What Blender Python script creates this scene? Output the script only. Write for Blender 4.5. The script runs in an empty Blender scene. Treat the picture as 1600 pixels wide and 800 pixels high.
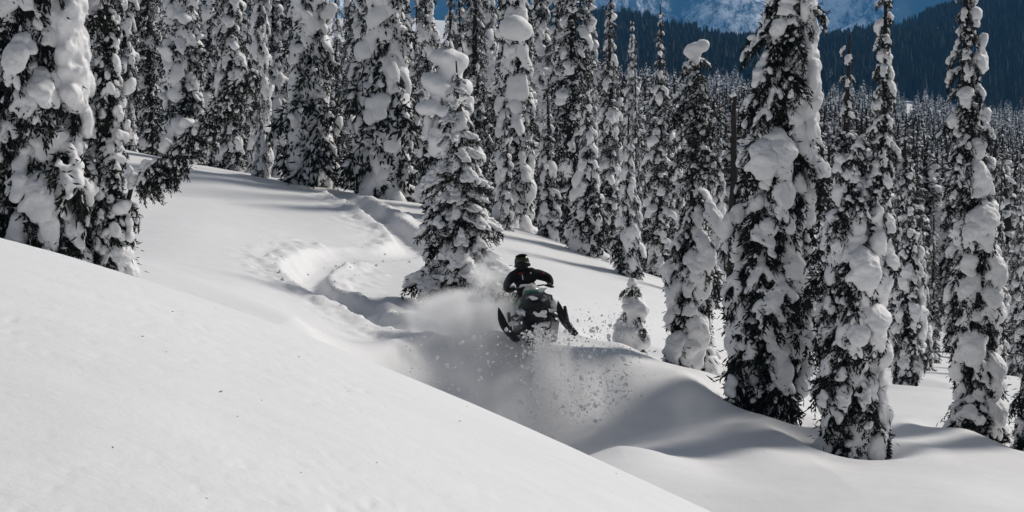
import bpy, bmesh, math, random
import numpy as np
from mathutils import Vector, Matrix, Euler

# ------------------------------------------------------------------ camera, sky, sun, exposure
SC = bpy.context.scene
COL = SC.collection
LENS, FPX, PITCH = 85.0, 1600 * 85.0 / 36.0, math.radians(-6.05)
cam_d = bpy.data.cameras.new('camera')
cam_d.lens = LENS; cam_d.sensor_width = 36.0
cam_d.clip_start = 0.1; cam_d.clip_end = 40000
cam = bpy.data.objects.new('camera', cam_d); COL.objects.link(cam)
cam.location = (0, 0, 0); cam.rotation_euler = (math.radians(90) + PITCH, 0, 0)
SC.camera = cam

SUN_EL, SUN_AZ = math.radians(35), math.radians(52)      # azimuth measured from straight ahead (+Y) towards the right (+X)
world = bpy.data.worlds.new('World'); SC.world = world; world.use_nodes = True
wn = world.node_tree.nodes; wl = world.node_tree.links; wn.clear()
w_out = wn.new('ShaderNodeOutputWorld'); w_bg = wn.new('ShaderNodeBackground')
sky = wn.new('ShaderNodeTexSky'); sky.sky_type = 'NISHITA'; sky.sun_disc = False
sky.sun_elevation = SUN_EL; sky.sun_rotation = SUN_AZ
sky.altitude = 2000; sky.air_density = 1.0; sky.dust_density = 2.0; sky.ozone_density = 1.0
w_hs = wn.new('ShaderNodeHueSaturation'); w_hs.inputs['Saturation'].default_value = 0.35
w_bg.inputs['Strength'].default_value = 0.068
wl.new(sky.outputs[0], w_hs.inputs['Color']); wl.new(w_hs.outputs[0], w_bg.inputs['Color']); wl.new(w_bg.outputs[0], w_out.inputs['Surface'])
sun_d = bpy.data.lights.new('sun', 'SUN'); sun_d.energy = 4.0; sun_d.angle = math.radians(13); sun_d.color = (1.0, 0.945, 0.875)
sun = bpy.data.objects.new('sun', sun_d); COL.objects.link(sun)
sdir = Vector((math.sin(SUN_AZ) * math.cos(SUN_EL), math.cos(SUN_AZ) * math.cos(SUN_EL), math.sin(SUN_EL)))
sun.rotation_euler = sdir.to_track_quat('Z', 'Y').to_euler(); sun.location = (20, 30, 40)
vs = SC.view_settings
vs.view_transform = 'Standard'; vs.look = 'None'; vs.exposure = -0.25; vs.gamma = 1.0; vs.use_curve_mapping = False
SC.render.engine = 'CYCLES'
SC.cycles.use_denoising = True
SC.cycles.max_bounces = 12; SC.cycles.diffuse_bounces = 4; SC.cycles.volume_bounces = 10
SC.cycles.sample_clamp_indirect = 6.0

# ------------------------------------------------------------------ small helpers
def ray(px, py):
    u = (px - 800) / FPX; v = (400 - py) / FPX
    c, s = math.cos(PITCH), math.sin(PITCH)
    return u, c - v * s, s + v * c
def at(px, py, d):                       # the world point seen at that pixel, d metres ahead
    x, y, z = ray(px, py)
    return Vector((x / y * d, d, z / y * d))

def _hash(ix, iy, iz, seed):
    h = (ix.astype(np.int64) * 374761393 + iy.astype(np.int64) * 668265263 + iz.astype(np.int64) * 2147483647 + seed * 1274126177) & 0xFFFFFFFF
    h = ((h ^ (h >> 13)) * 1274126177) & 0xFFFFFFFF
    h = ((h ^ (h >> 16)) * 2246822519) & 0xFFFFFFFF
    return ((h ^ (h >> 15)) & 0xFFFFFF) / float(0xFFFFFF)
def vnoise(p, seed=0):                   # smooth value noise, -1..1
    i = np.floor(p).astype(np.int64); f = p - i; f = f * f * f * (f * (f * 6 - 15) + 10)
    r = 0
    for dx in (0, 1):
        wx = f[:, 0] if dx else 1 - f[:, 0]
        for dy in (0, 1):
            wy = f[:, 1] if dy else 1 - f[:, 1]
            for dz in (0, 1):
                wz = f[:, 2] if dz else 1 - f[:, 2]
                r = r + _hash(i[:, 0] + dx, i[:, 1] + dy, i[:, 2] + dz, seed) * wx * wy * wz
    return r * 2 - 1
def fbm(p, oct=4, seed=0, gain=0.5):
    a, r, t = 1.0, 0, 0
    for k in range(oct):
        r = r + a * vnoise(p * (2.03 ** k) + 17.3 * k, seed + k); t += a; a *= gain
    return r / t
def sstep(a, b, x):
    t = np.clip((x - a) / (b - a), 0, 1); return t * t * (3 - 2 * t)

def mesh_np(name, V, F, mats, smooth=True, midx=None):
    V = np.asarray(V, dtype=np.float32); me = bpy.data.meshes.new(name)
    F = np.asarray(F, dtype=np.int32); n, k = F.shape
    me.vertices.add(len(V)); me.vertices.foreach_set('co', V.ravel())
    me.loops.add(n * k); me.loops.foreach_set('vertex_index', F.ravel())
    me.polygons.add(n); me.polygons.foreach_set('loop_start', np.arange(0, n * k, k, dtype=np.int32))
    me.polygons.foreach_set('use_smooth', np.full(n, bool(smooth)))
    for m in (mats if isinstance(mats, (list, tuple)) else [mats]): me.materials.append(m)
    if midx is not None: me.polygons.foreach_set('material_index', np.asarray(midx, dtype=np.int32))
    me.update(calc_edges=True); me.validate()
    return me
def link(name, data, parent=None, loc=None, rot=None, scl=None):
    o = bpy.data.objects.new(name, data); COL.objects.link(o)
    if parent: o.parent = parent
    if loc is not None: o.location = loc
    if rot is not None: o.rotation_euler = rot
    if scl is not None: o.scale = scl if hasattr(scl, '__len__') else (scl, scl, scl)
    return o
def tag(o, label, cat=None, group=None, kind=None):
    o['label'] = label
    if cat: o['category'] = cat
    if group: o['group'] = group
    if kind: o['kind'] = kind
    return o
def tris_of(me):
    me.calc_loop_triangles()
    T = np.empty(len(me.loop_triangles) * 3, np.int32); me.loop_triangles.foreach_get('vertices', T)
    V = np.empty(len(me.vertices) * 3, np.float32); me.vertices.foreach_get('co', V)
    return V.reshape(-1, 3).astype(np.float64), T.reshape(-1, 3)
def evaluated(o):                        # mesh after modifiers, temporary object removed
    bpy.context.view_layer.update()
    dg = bpy.context.evaluated_depsgraph_get()
    me = bpy.data.meshes.new_from_object(o.evaluated_get(dg))
    old = o.data; bpy.data.objects.remove(o); bpy.data.meshes.remove(old)
    return me

# ------------------------------------------------------------------ materials
def nmat(name):
    m = bpy.data.materials.new(name); m.use_nodes = True
    nt = m.node_tree; return m, nt, nt.nodes['Principled BSDF']
def N(nt, t, **kw):
    n = nt.nodes.new(t)
    for k, v in kw.items():
        if k in n.inputs: n.inputs[k].default_value = v
        else: setattr(n, k, v)
    return n
def plain(name, col, rough=0.6, spec=0.3, metal=0.0, bump=0.0, bscale=60, vary=0.15):
    m, nt, b = nmat(name)
    g = N(nt, 'ShaderNodeTexCoord'); t = N(nt, 'ShaderNodeTexNoise', Scale=bscale, Detail=4.0)
    nt.links.new(g.outputs['Object'], t.inputs['Vector'])
    r = N(nt, 'ShaderNodeMapRange'); r.inputs['To Min'].default_value = 1 - vary; r.inputs['To Max'].default_value = 1 + vary
    nt.links.new(t.outputs['Fac'], r.inputs['Value'])
    mx = N(nt, 'ShaderNodeMix', data_type='RGBA', blend_type='MULTIPLY'); mx.inputs[0].default_value = 1.0
    mx.inputs[6].default_value = (*col, 1); nt.links.new(r.outputs[0], mx.inputs[7]); nt.links.new(mx.outputs[2], b.inputs['Base Color'])
    b.inputs['Roughness'].default_value = rough; b.inputs['Specular IOR Level'].default_value = spec; b.inputs['Metallic'].default_value = metal
    if bump:
        bp = N(nt, 'ShaderNodeBump', Strength=bump, Distance=0.01); nt.links.new(t.outputs['Fac'], bp.inputs['Height']); nt.links.new(bp.outputs[0], b.inputs['Normal'])
    return m
def snow_mat(name, fine=28.0, bstr=0.35, dist=0.02, sss=0.0, coord='Object'):
    m, nt, b = nmat(name)
    g = N(nt, 'ShaderNodeTexCoord')
    a = N(nt, 'ShaderNodeTexNoise', Scale=fine, Detail=7.0, Roughness=0.72)
    c = N(nt, 'ShaderNodeTexNoise', Scale=fine * 0.16, Detail=3.0)
    for t in (a, c): nt.links.new(g.outputs[coord], t.inputs['Vector'])
    ad = N(nt, 'ShaderNodeMath', operation='MULTIPLY_ADD'); ad.inputs[1].default_value = 0.45
    nt.links.new(a.outputs['Fac'], ad.inputs[0]); nt.links.new(c.outputs['Fac'], ad.inputs[2])
    bp = N(nt, 'ShaderNodeBump', Strength=bstr, Distance=dist); nt.links.new(ad.outputs[0], bp.inputs['Height']); nt.links.new(bp.outputs[0], b.inputs['Normal'])
    cr = N(nt, 'ShaderNodeValToRGB'); cr.color_ramp.elements[0].color = (0.79, 0.79, 0.80, 1); cr.color_ramp.elements[1].color = (0.87, 0.87, 0.875, 1)
    nt.links.new(c.outputs['Fac'], cr.inputs[0]); nt.links.new(cr.outputs[0], b.inputs['Base Color'])
    b.inputs['Roughness'].default_value = 0.55; b.inputs['Specular IOR Level'].default_value = 0.25
    if sss:
        b.inputs['Subsurface Weight'].default_value = sss; b.inputs['Subsurface Radius'].default_value = (0.05, 0.05, 0.055)
    return m
M_PILLOW = snow_mat('tree_snow', 20.0, 0.65, 0.04)
M_NEEDLE = plain('fir_needles', (0.014, 0.018, 0.014), 0.7, 0.15, bscale=30, vary=0.5)
M_RIME = plain('rimed_twig', (0.55, 0.56, 0.58), 0.8, 0.1, bscale=20, vary=0.3)
M_BARK = plain('fir_bark', (0.035, 0.03, 0.027), 0.9, 0.1, bump=1.0, bscale=25, vary=0.6)

# ------------------------------------------------------------------ terrain: one snow sheet from under the camera to the far ridge
EDGE = np.array([(-900, 215), (-400, 290), (0, 382), (200, 440), (540, 560), (830, 680), (1100, 800), (1600, 1035), (2400, 1350)], float)
CTRL = [  # pixel x, pixel y, metres ahead: what the ground does where the photo shows it
 # dip behind the near ridge
 (-600,345,24),(0,440,24),(250,520,24),(540,635,24),(830,755,23.5),(1100,850,22),(1600,900,22),(2300,1010,22),
 (-600,330,30),(0,392,30),(250,457,30),(400,503,30),(540,570,29.5),(700,655,30),(830,720,29.5),(960,752,28.5),(1100,800,27),(1270,806,26),(1600,822,27),(2200,900,27),
 # shoulder, then the lip of the jump with the steep shaded face below it
 (250,428,34),(400,470,34),(480,502,33.5),(540,560,32),(620,610,32.5),(700,655,32.5),(770,685,32.5),(860,675,32.5),(940,668,32),(1020,694,31),(1120,730,31),(1250,745,30.5),(1450,760,31),(1600,785,31),
 (545,545,34.5),(620,585,34.2),(700,625,34.2),(770,645,34.5),(860,634,34.5),(930,634,34.6),(1000,652,34.1),(1090,684,33.5),(1200,700,33.2),(1300,735,33.2),
 (100,385,40),(250,402,40),(400,445,39),(500,492,38),(560,522,37),(640,530,37.2),(700,530,37.2),(760,531,37.6),(830,540,37.8),(900,548,38),(960,553,38),(1030,583,37.3),(1110,620,36.6),(1190,650,37),(1250,683,36),(1330,712,35.5),(1400,702,36),(1500,690,36.5),(1600,705,36.5),
 (100,330,46),(250,345,46),(430,398,45),(600,465,43),(700,480,42),(810,462,44),(900,495,43),(1000,545,41),(1085,575,39.5),(1200,600,42),(1400,625,42),(1530,662,39),(1600,672,40),
 (-100,255,55),(200,285,55),(400,318,54),(560,345,53),(640,390,50),(800,408,51),(950,455,50),(1050,500,48),(1250,560,50),(1420,588,47),(1600,615,48),
 # crest the forest stands on
 (-400,190,68),(0,215,67),(200,233,65),(300,258,63),(400,275,62),(520,297,61),(650,317,60),(800,354,60),(950,410,60),(1050,442,58),(1250,530,60),(1420,560,60),(1600,580,60),
 (-400,200,78),(0,228,78),(200,250,76),(400,292,75),(650,335,74),(800,372,74),(950,425,74),(1100,455,74),(1300,510,76),(1600,545,76),
 (-400,215,100),(0,245,100),(400,300,100),(800,355,100),(1000,400,100),(1200,435,100),(1600,490,100),
 (-400,220,150),(0,245,150),(500,280,150),(900,320,150),(1100,345,150),(1300,385,150),(1600,430,150),
 (0,205,250),(500,225,250),(1000,255,250),(1300,300,250),(1600,345,250),
 (0,170,500),(500,180,500),(1000,195,500),(1300,238,500),(1600,272,500),
 (0,140,720),(500,150,720),(1000,165,720),(1300,198,720),(1600,228,720),
 (-200,110,1000),(500,120,1000),(1000,136,1000),(1180,150,1000),(1300,163,1000),(1600,200,1000),
 (-200,10,1550),(500,25,1550),(800,40,1550),(1020,52,1550),(1100,72,1550),(1185,98,1550),(1240,96,1550),(1340,72,1550),(1450,42,1550),(1600,5,1550),(2000,-70,1550),
 (0,90,2200),(800,100,2200),(1200,130,2200),(1600,80,2200),
 (0,60,12000),(800,60,12000),(1600,60,12000),
]
def _prep():
    P, T = [], []
    for px, py, d in CTRL:
        x, y, z = ray(px, py); P.append((x / y * 6.0, math.log(d) * 3.0)); T.append(z / y)
    P = np.array(P); T = np.array(T)
    r = np.linalg.norm(P[:, None] - P[None], axis=2)
    K = np.where(r > 1e-9, r * r * np.log(np.maximum(r, 1e-9)), 0) + np.eye(len(P)) * 0.002
    Q = np.hstack([np.ones((len(P), 1)), P]); n = len(P)
    A = np.zeros((n + 3, n + 3)); A[:n, :n] = K; A[:n, n:] = Q; A[n:, :n] = Q.T
    return P, np.linalg.solve(A, np.concatenate([T, np.zeros(3)]))
RP, RW = _prep()
def h_mid(x, y):
    yy = np.maximum(y, 14.0)
    q = np.stack([np.clip(x / yy, -0.62, 0.62) * 6.0, np.log(yy) * 3.0], 1)
    out = np.empty(len(x))
    for s in range(0, len(x), 40000):
        e = slice(s, s + 40000)
        r2 = ((q[e, None] - RP[None]) ** 2).sum(2)
        k = 0.5 * r2 * np.log(np.maximum(r2, 1e-12))
        out[e] = k @ RW[:-3] + RW[-3] + q[e] @ RW[-2:]
    return out * yy
def h_near(x, y):
    yy = np.maximum(y, 5.0)
    u = np.clip(x / yy, -0.5, 0.5)
    py = np.interp(u * FPX + 800, EDGE[:, 0], EDGE[:, 1])
    for _ in range(1):
        ker = [np.interp((u + k) * FPX + 800, EDGE[:, 0], EDGE[:, 1]) for k in np.linspace(-0.03, 0.03, 9)]
        py = np.mean(ker, axis=0)
    T = np.tan(PITCH + np.arctan((400 - py) / FPX))
    D = 17.0
    return T * yy - 0.0095 * (yy - D) ** 2
LIP = np.array([(*[(px - 800) / FPX * d, d], a) for px, d, a in ((470,34.5,0),(540,35.2,.35),(620,36.6,1.05),(700,37.2,1.4),(785,37.6,1.15),(860,37.85,.85),(940,38,.55),(1040,37.2,.3),(1150,36.2,.12),(1250,35.2,0),(960,38.0,0),(1330,34.5,0))])
WELLS = [(1083, 39.5), (1192, 37.2), (1332, 35.5), (1533, 38.6), (1632, 37.5), (1420, 46), (716, 42), (988, 40.7)]
TRACK = None
def height(x, y, detail=True):
    x = np.asarray(x, float); y = np.asarray(y, float)
    w = sstep(18.5, 29.0, y)
    z = np.where(w < 1, h_near(x, y), 0) * (1 - w)
    far = w > 0
    zm = np.zeros_like(z)
    if far.any(): zm[far] = h_mid(x[far], y[far])
    z = z + zm * w
    p = np.stack([x, y * 0.6, np.zeros_like(x)], 1)
    amp = sstep(4, 9, y) * (0.10 + 0.06 * sstep(24, 40, y))
    z = z + amp * fbm(p / 4.5, 3, 5)
    z = z + 0.25 * sstep(90, 200, y) * fbm(p / 30, 3, 8) * np.minimum(y / 100, 12)
    m = (x > -6) & (x < 6) & (y > 24) & (y < 40)
    if m.any():                                  # wind lip the sled jumps from, scooped out on the near side
        X, Y = x[m], y[m]
        s_ = np.interp(X, LIP[:, 0], LIP[:, 1]) + .25 * vnoise(np.stack([X / .9, X * 0, X * 0], 1), 4) - Y
        A = np.interp(X, LIP[:, 0], LIP[:, 2])
        z[m] -= A * sstep(-.15, 2.3, s_) * (1 - sstep(3.2, 8.5, s_)) - .12 * (A > .05) * np.exp(-((s_ + .35) / .5) ** 2) * np.minimum(A, 1)
    if detail:
        skew = np.stack([(x * 0.9 + y * 0.35) / 0.9, (y * 0.5 - x * 0.25) / 0.28, np.zeros_like(x)], 1)
        z = z + 0.008 * fbm(skew, 3, 21) * (y < 130)
        pits = fbm(np.stack([x / .05, y / .11, x * 0], 1), 3, 25); patch = sstep(-.25, .35, fbm(np.stack([x / 1.6, y / 3.2, x * 0], 1), 2, 26))
        z = z - (0.005 * np.abs(pits) + .006 * sstep(.35, .6, pits)) * patch * (y < 20)
        if TRACK is not None: z = z + track_dz(x, y)
        for wx, wd in WELLS:
            r = np.hypot(x - (wx - 800) / FPX * wd, y - wd); z = z - .14 * np.exp(-(r / .75) ** 2) + .07 * np.exp(-((r - 1.15) / .35) ** 2)
    return z
def hz(x, y): return float(height(np.array([x]), np.array([y]), False)[0])
def ground_hit(px, py, lo=27.0, hi=120.0):     # where that pixel's ray meets the snow
    d = np.arange(lo, hi, 0.1); x, y, z = ray(px, py)
    g = height(x / y * d, d, False) - z / y * d
    k = np.nonzero(g >= 0)[0]
    i = k[0] if len(k) else int(np.argmax(g))
    return np.array([x / y * d[i], d[i]])

def _track():
    pix = [(300,262),(385,277),(455,292),(520,301),(560,318),(600,341),(634,368),(642,388),(612,399),(560,400),(520,403),(490,416),(478,432),(490,450),(522,468),(562,485),(606,503),(660,513),(720,520)]
    pts = np.array([ground_hit(*p) for p in pix])
    dep = .78 * np.array([.06,.05,.04,.12,.30,.34,.34,.24,.10,.08,.16,.30,.34,.34,.32,.30,.28,.2,.1])
    t = np.linspace(0, len(pts) - 1, 260); out = []
    for tt in t:                                # Catmull-Rom
        i = min(int(tt), len(pts) - 2); f = tt - i
        p0, p1, p2, p3 = pts[max(i-1,0)], pts[i], pts[i+1], pts[min(i+2,len(pts)-1)]
        c = 0.5*((2*p1)+(p2-p0)*f+(2*p0-5*p1+4*p2-p3)*f*f+(3*p1-p0-3*p2+p3)*f**3)
        out.append((*c, np.interp(tt, np.arange(len(pts)), dep)))
    return np.array(out)
def track_dz(x, y):
    dz = np.zeros_like(x)
    m = (y > TRACK[:,1].min()-4) & (y < TRACK[:,1].max()+4) & (x > TRACK[:,0].min()-4) & (x < TRACK[:,0].max()+4)
    if not m.any(): return dz
    X, Y = x[m], y[m]; best = np.full(len(X), 1e9); dp = np.zeros(len(X))
    for cx, cy, d in TRACK:
        r = np.hypot(X - cx, (Y - cy) * 0.55); s = r < best
        best[s] = r[s]; dp[s] = d
    p = np.stack([X, Y, np.zeros_like(X)], 1)
    wob = best + 0.06 * fbm(p / 0.35, 3, 31)
    tr = -dp * np.clip(1.08 - (wob / .37) ** 2, 0, 1)
    berm = dp * 0.28 * sstep(0.30, 0.44, wob) * (1 - sstep(0.44, 0.85, wob))
    rough = (.25 + .75 * sstep(.34, .5, wob)) * sstep(0.04, 0.14, dp) * (1 - sstep(0.5, 1.6, wob)) * (0.06 * fbm(p / 0.2, 4, 41, .7) + 0.12 * np.maximum(fbm(p / 0.24, 2, 43) - .1, 0))
    dz[m] = tr + berm + rough
    return dz
TRACK = _track()

def build_ground():
    ys = list(np.linspace(-25, 4, 30)) + list(np.geomspace(4, 6.5, 20))[1:] + list(np.geomspace(6.5, 18.5, 230))[1:] + list(np.geomspace(18.5, 28, 40))[1:] + list(np.arange(28, 62, 0.10))[1:]
    ys += list(np.geomspace(62, 130, 60))[1:] + list(np.geomspace(130, 5400, 160))[1:]
    ys = np.array(ys)
    us = np.concatenate([np.linspace(-0.75, -0.26, 40)[:-1], np.linspace(-0.26, 0.26, 430), np.linspace(0.26, 0.75, 40)[1:]])
    Y, U = np.meshgrid(ys, us, indexing='ij'); X = U * (np.maximum(Y, 0) + 5)
    Z = height(X.ravel(), Y.ravel())
    V = np.stack([X.ravel(), Y.ravel(), Z], 1)
    r, c = Y.shape; i = np.arange(r * c).reshape(r, c)
    F = np.stack([i[:-1, :-1], i[:-1, 1:], i[1:, 1:], i[1:, :-1]], -1).reshape(-1, 4)
    m = snow_mat('snow_ground', 16.0, 0.55, 0.02)
    o = link('snow_ground', mesh_np('snow_ground', V, F, m))
    tag(o, 'wind-smoothed snow slopes with a winding sled track, falling towards the right', kind='structure')
build_ground()

# ------------------------------------------------------------------ snow lumps and fir boughs (shared meshes)
def _ico(sub):
    bm = bmesh.new(); bmesh.ops.create_icosphere(bm, subdivisions=sub, radius=1.0)
    V = np.array([v.co[:] for v in bm.verts]); F = np.array([[v.index for v in f.verts] for f in bm.faces]); bm.free()
    return V, F
ICO1, ICO2 = _ico(1), _ico(2)
def lumps(name, balls, voxel, lump=0.03, lscale=0.16, seed=0, mat=None, smooth_it=2):
    """balls: (centre, radii, 3x3 rotation or None): merged into one soft snow body"""
    Vs, Fs, n = [], [], 0
    for c, r, R in balls:
        v = ICO2[0] * np.asarray(r)
        if R is not None: v = v @ np.asarray(R).T
        Vs.append(v + np.asarray(c)); Fs.append(ICO2[1] + n); n += len(v)
    o = link('tmp', mesh_np('tmp', np.vstack(Vs), np.vstack(Fs), []))
    md = o.modifiers.new('r', 'REMESH'); md.mode = 'VOXEL'; md.voxel_size = voxel
    sm = o.modifiers.new('s', 'SMOOTH'); sm.iterations = smooth_it; sm.factor = 0.5
    me = evaluated(o); me.name = name
    V = np.empty(len(me.vertices) * 3, np.float32); me.vertices.foreach_get('co', V); V = V.reshape(-1, 3).astype(float)
    nn = np.empty(len(V) * 3, np.float32); me.vertices.foreach_get('normal', nn); nn = nn.reshape(-1, 3)
    V += nn * (lump * fbm(V / lscale + seed * 7.7, 3, seed))[:, None]
    me.vertices.foreach_set('co', V.astype(np.float32).ravel())
    me.polygons.foreach_set('use_smooth', np.full(len(me.polygons), True))
    me.materials.clear(); me.materials.append(mat or M_PILLOW); me.update()
    return me

def spindles(B, D, Ln, W):
    """needle sprigs: base points, unit directions, lengths, widths -> verts, tris"""
    n = len(B); up = np.tile([0.0, 0, 1], (n, 1)); up[np.abs(D[:, 2]) > 0.9] = [1, 0, 0]
    S = np.cross(D, up); S /= np.linalg.norm(S, axis=1)[:, None]; T = np.cross(D, S)
    mid = B + D * (Ln * 0.45)[:, None]
    V = [B]
    for a in (0, 2.094, 4.189):
        V.append(mid + (S * math.cos(a) + T * math.sin(a)) * W[:, None])
    V.append(B + D * Ln[:, None])
    V = np.stack(V, 1).reshape(-1, 3)
    t = np.array([[0,2,1],[0,3,2],[0,1,3],[4,1,2],[4,2,3],[4,3,1]])
    F = (np.arange(n)[:, None, None] * 5 + t[None]).reshape(-1, 3)
    return V, F
def unit(a): return a / np.maximum(np.linalg.norm(a, axis=-1, keepdims=True), 1e-9)

def bough_axis(droop, n=12):
    """unit-length axis leaving the trunk along +x and sagging under the snow"""
    p = np.zeros((n, 3)); ang = 0.15
    for i in range(1, n):
        s = i / (n - 1); a = 0.12 - droop * s
        p[i] = p[i-1] + np.array([math.cos(a), 0, math.sin(a)]) / (n - 1)
    return p
def bough(seed, kind, lod=0):
    """kind: heavy / medium / light / slab. Returns needle mesh arrays and the snow mesh"""
    rg = np.random.default_rng(seed)
    droop = {'heavy': 1.25, 'medium': 1.0, 'light': 0.85, 'slab': 1.5, 'tier': 0.6}[kind] + rg.uniform(-.15, .15)
    ax = bough_axis(droop); s_ax = np.linspace(0, 1, len(ax))
    def P(s): return np.stack([np.interp(s, s_ax, ax[:, k]) for k in range(3)], -1)
    def Dn(s): return unit(P(np.minimum(s + .04, 1)) - P(np.maximum(s - .04, 0)))
    B, D, L, W = [], [], [], []
    tips = []
    ntw = 20 if lod == 0 else 11
    for k in range(ntw):
        s = 0.12 + 0.88 * (k + rg.uniform(0, .8)) / ntw
        side = 1 if k % 2 else -1
        tl = (0.56 - 0.32 * s) * rg.uniform(.7, 1.2)
        d = unit(Dn(s) * rg.uniform(.5, .9) + np.array([0, side, 0]) * rg.uniform(.6, 1.0) + np.array([0, 0, -rg.uniform(.1, .5)]))
        p0 = P(s); m = 21 if lod == 0 else 6
        for j in range(m):
            f = (j + rg.uniform(0, 1)) / m
            p = p0 + d * tl * f + np.array([0, 0, -0.18 * f * f])
            B.append(p); D.append(unit(d * .7 + rg.normal(0, .5, 3) + np.array([0, 0, -.5]))); L.append(rg.uniform(.09, .19)); W.append(rg.uniform(.013, .025))
        tips.append((p0 + d * tl * .6 + np.array([0, 0, -.06]), d, tl))
    for j in range(80 if lod == 0 else 18):
        s = rg.uniform(.05, 1); p = P(s)
        B.append(p + rg.normal(0, .025, 3)); D.append(unit(Dn(s) * .6 + rg.normal(0, .55, 3) + np.array([0, 0, -.3]))); L.append(rg.uniform(.09, .18)); W.append(rg.uniform(.012, .022))
    for j in range(24 if lod == 0 else 3):
        s = rg.uniform(.2, 1); p = P(s) + np.array([0, rg.normal(0, .16), .02])
        B.append(p); D.append(unit(Dn(s) * .9 + rg.normal(0, .4, 3) + np.array([0, 0, .45]))); L.append(rg.uniform(.12, .26)); W.append(rg.uniform(.010, .018))
    B, D, L, W = np.array(B), np.array(D), np.array(L), np.array(W)
    if lod: L *= 1.25; W *= 1.5
    else: L *= .74; W *= .80
    V, F = spindles(B, D, L, W)
    mi = np.repeat((rg.uniform(0, 1, len(B)) < (0.08 if lod == 0 else 0.18)).astype(int), 6)
    # the branch wood itself
    rr = np.linspace(.022, .006, len(ax)); ring = np.array([[0, math.cos(a), math.sin(a)] for a in (0, 2.094, 4.189)])
    WV = (ax[:, None] + ring[None] * rr[:, None, None]).reshape(-1, 3); nW = len(V)
    WF = []
    for i in range(len(ax) - 1):
        for k in range(3):
            a, b = nW + i*3 + k, nW + i*3 + (k+1) % 3
            WF += [[a, b, b + 3], [a, b + 3, a + 3]]
    V = np.vstack([V, WV]); F = np.vstack([F, WF]); mi = np.concatenate([mi, np.full(len(WF), 2)])
    # snow lying on it
    balls = []
    lift = np.array([0, 0, .05])
    def Rd(d, j=.25):
        d = unit(np.asarray(d) + rg.normal(0, j, 3)); y_ = unit(np.cross([0, 0, 1.0], d)); return np.stack([d, y_, np.cross(d, y_)], 1)
    if kind in ('heavy', 'slab'):
        big = 1.3 if kind == 'slab' else 1.0
        for s in (.32, .48, .64, .80):
            w = (.175 - .10 * abs(s - .6)) * rg.uniform(.75, 1.15) * big
            balls.append((P(s) + lift + rg.normal(0, .03, 3), (w * rg.uniform(1.0, 1.6), w * rg.uniform(.9, 1.4), w * rg.uniform(.5, .75)), Rd(Dn(s))))
        for p, d, tl in tips:
            if rg.uniform() < .38:
                w = rg.uniform(.035, .09) * big
                balls.append((p + lift * .8, (w * 1.6, w, w * .75), Rd(d + [0, 0, -.5])))
    elif kind == 'medium':
        for s in np.linspace(.2, .95, 5):
            if rg.uniform() < .7:
                w = rg.uniform(.06, .12); balls.append((P(s) + lift + rg.normal(0, .02, 3), (w * 1.6, w * 1.1, w * .7), Rd(Dn(s))))
        for p, d, tl in tips:
            if rg.uniform() < .45:
                w = rg.uniform(.04, .085); balls.append((p + lift * .7, (w * 1.7, w, w * .7), Rd(d + [0, 0, -.4])))
    elif kind == 'tier':
        for s in np.linspace(.15, .98, 8):
            w = (.15 - .05 * s) * rg.uniform(.8, 1.2); balls.append((P(s) + lift * .8, (w * 1.2, w * 1.2, w * .55), None))
        for p, d, tl in tips:
            if rg.uniform() < .8:
                w = rg.uniform(.06, .11); balls.append((p + lift * .6, (w * 1.4, w * 1.1, w * .6), None))
    else:
        for p, d, tl in tips:
            if rg.uniform() < .5:
                w = rg.uniform(.035, .075); balls.append((p + lift * .6, (w * 1.8, w, w * .7), Rd(d + [0, 0, -.4])))
        for s in (.35, .7):
            w = rg.uniform(.05, .09); balls.append((P(s) + lift * .8, (w * 1.5, w, w * .7), None))
    if lod: balls = [(c, tuple(np.asarray(r_) * 1.14), R_) for c, r_, R_ in balls]
    sn = lumps('bough_snow', balls, .026 if lod == 0 else .08, lump=.03 if lod == 0 else .02, lscale=.12, seed=seed, smooth_it=5 if lod == 0 else 1)
    return V, F, mi, sn
LIB = {}
NEEDLE_MATS = [M_NEEDLE, M_RIME, M_BARK]
def build_lib():
    for kind, cnt in (('heavy', 4), ('medium', 4), ('light', 3), ('slab', 3), ('tier', 4)):
        for lod in (0, 1):
            LIB[kind, lod] = []
            for k in range(cnt):
                V, F, mi, sn = bough(100 + k * 13 + len(kind) * 7, kind, lod)
                LIB[kind, lod].append((mesh_np('bough', V, F, NEEDLE_MATS, False, mi) if lod == 0 else (V, F, mi), sn if lod == 0 else tris_of(sn)))
build_lib()

def trunk_arrays(H, r0, lean=(0, 0), seed=0, seg=7, rings=14, rtop=.012):
    rg = np.random.default_rng(seed); V, F = [], []
    for i in range(rings):
        t = i / (rings - 1); r = r0 * (1 - t) ** .8 + rtop; z = -0.5 + (H + .5) * t
        c = np.array([lean[0] * t + .02 * rg.normal(), lean[1] * t + .02 * rg.normal(), z])
        for k in range(seg):
            a = k / seg * 2 * math.pi; V.append(c + [math.cos(a) * r, math.sin(a) * r, 0])
    for i in range(rings - 1):
        for k in range(seg):
            a, b = i*seg + k, i*seg + (k+1) % seg; F.append([a, b, b + seg, a + seg])
    return np.array(V), np.array(F)

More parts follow.
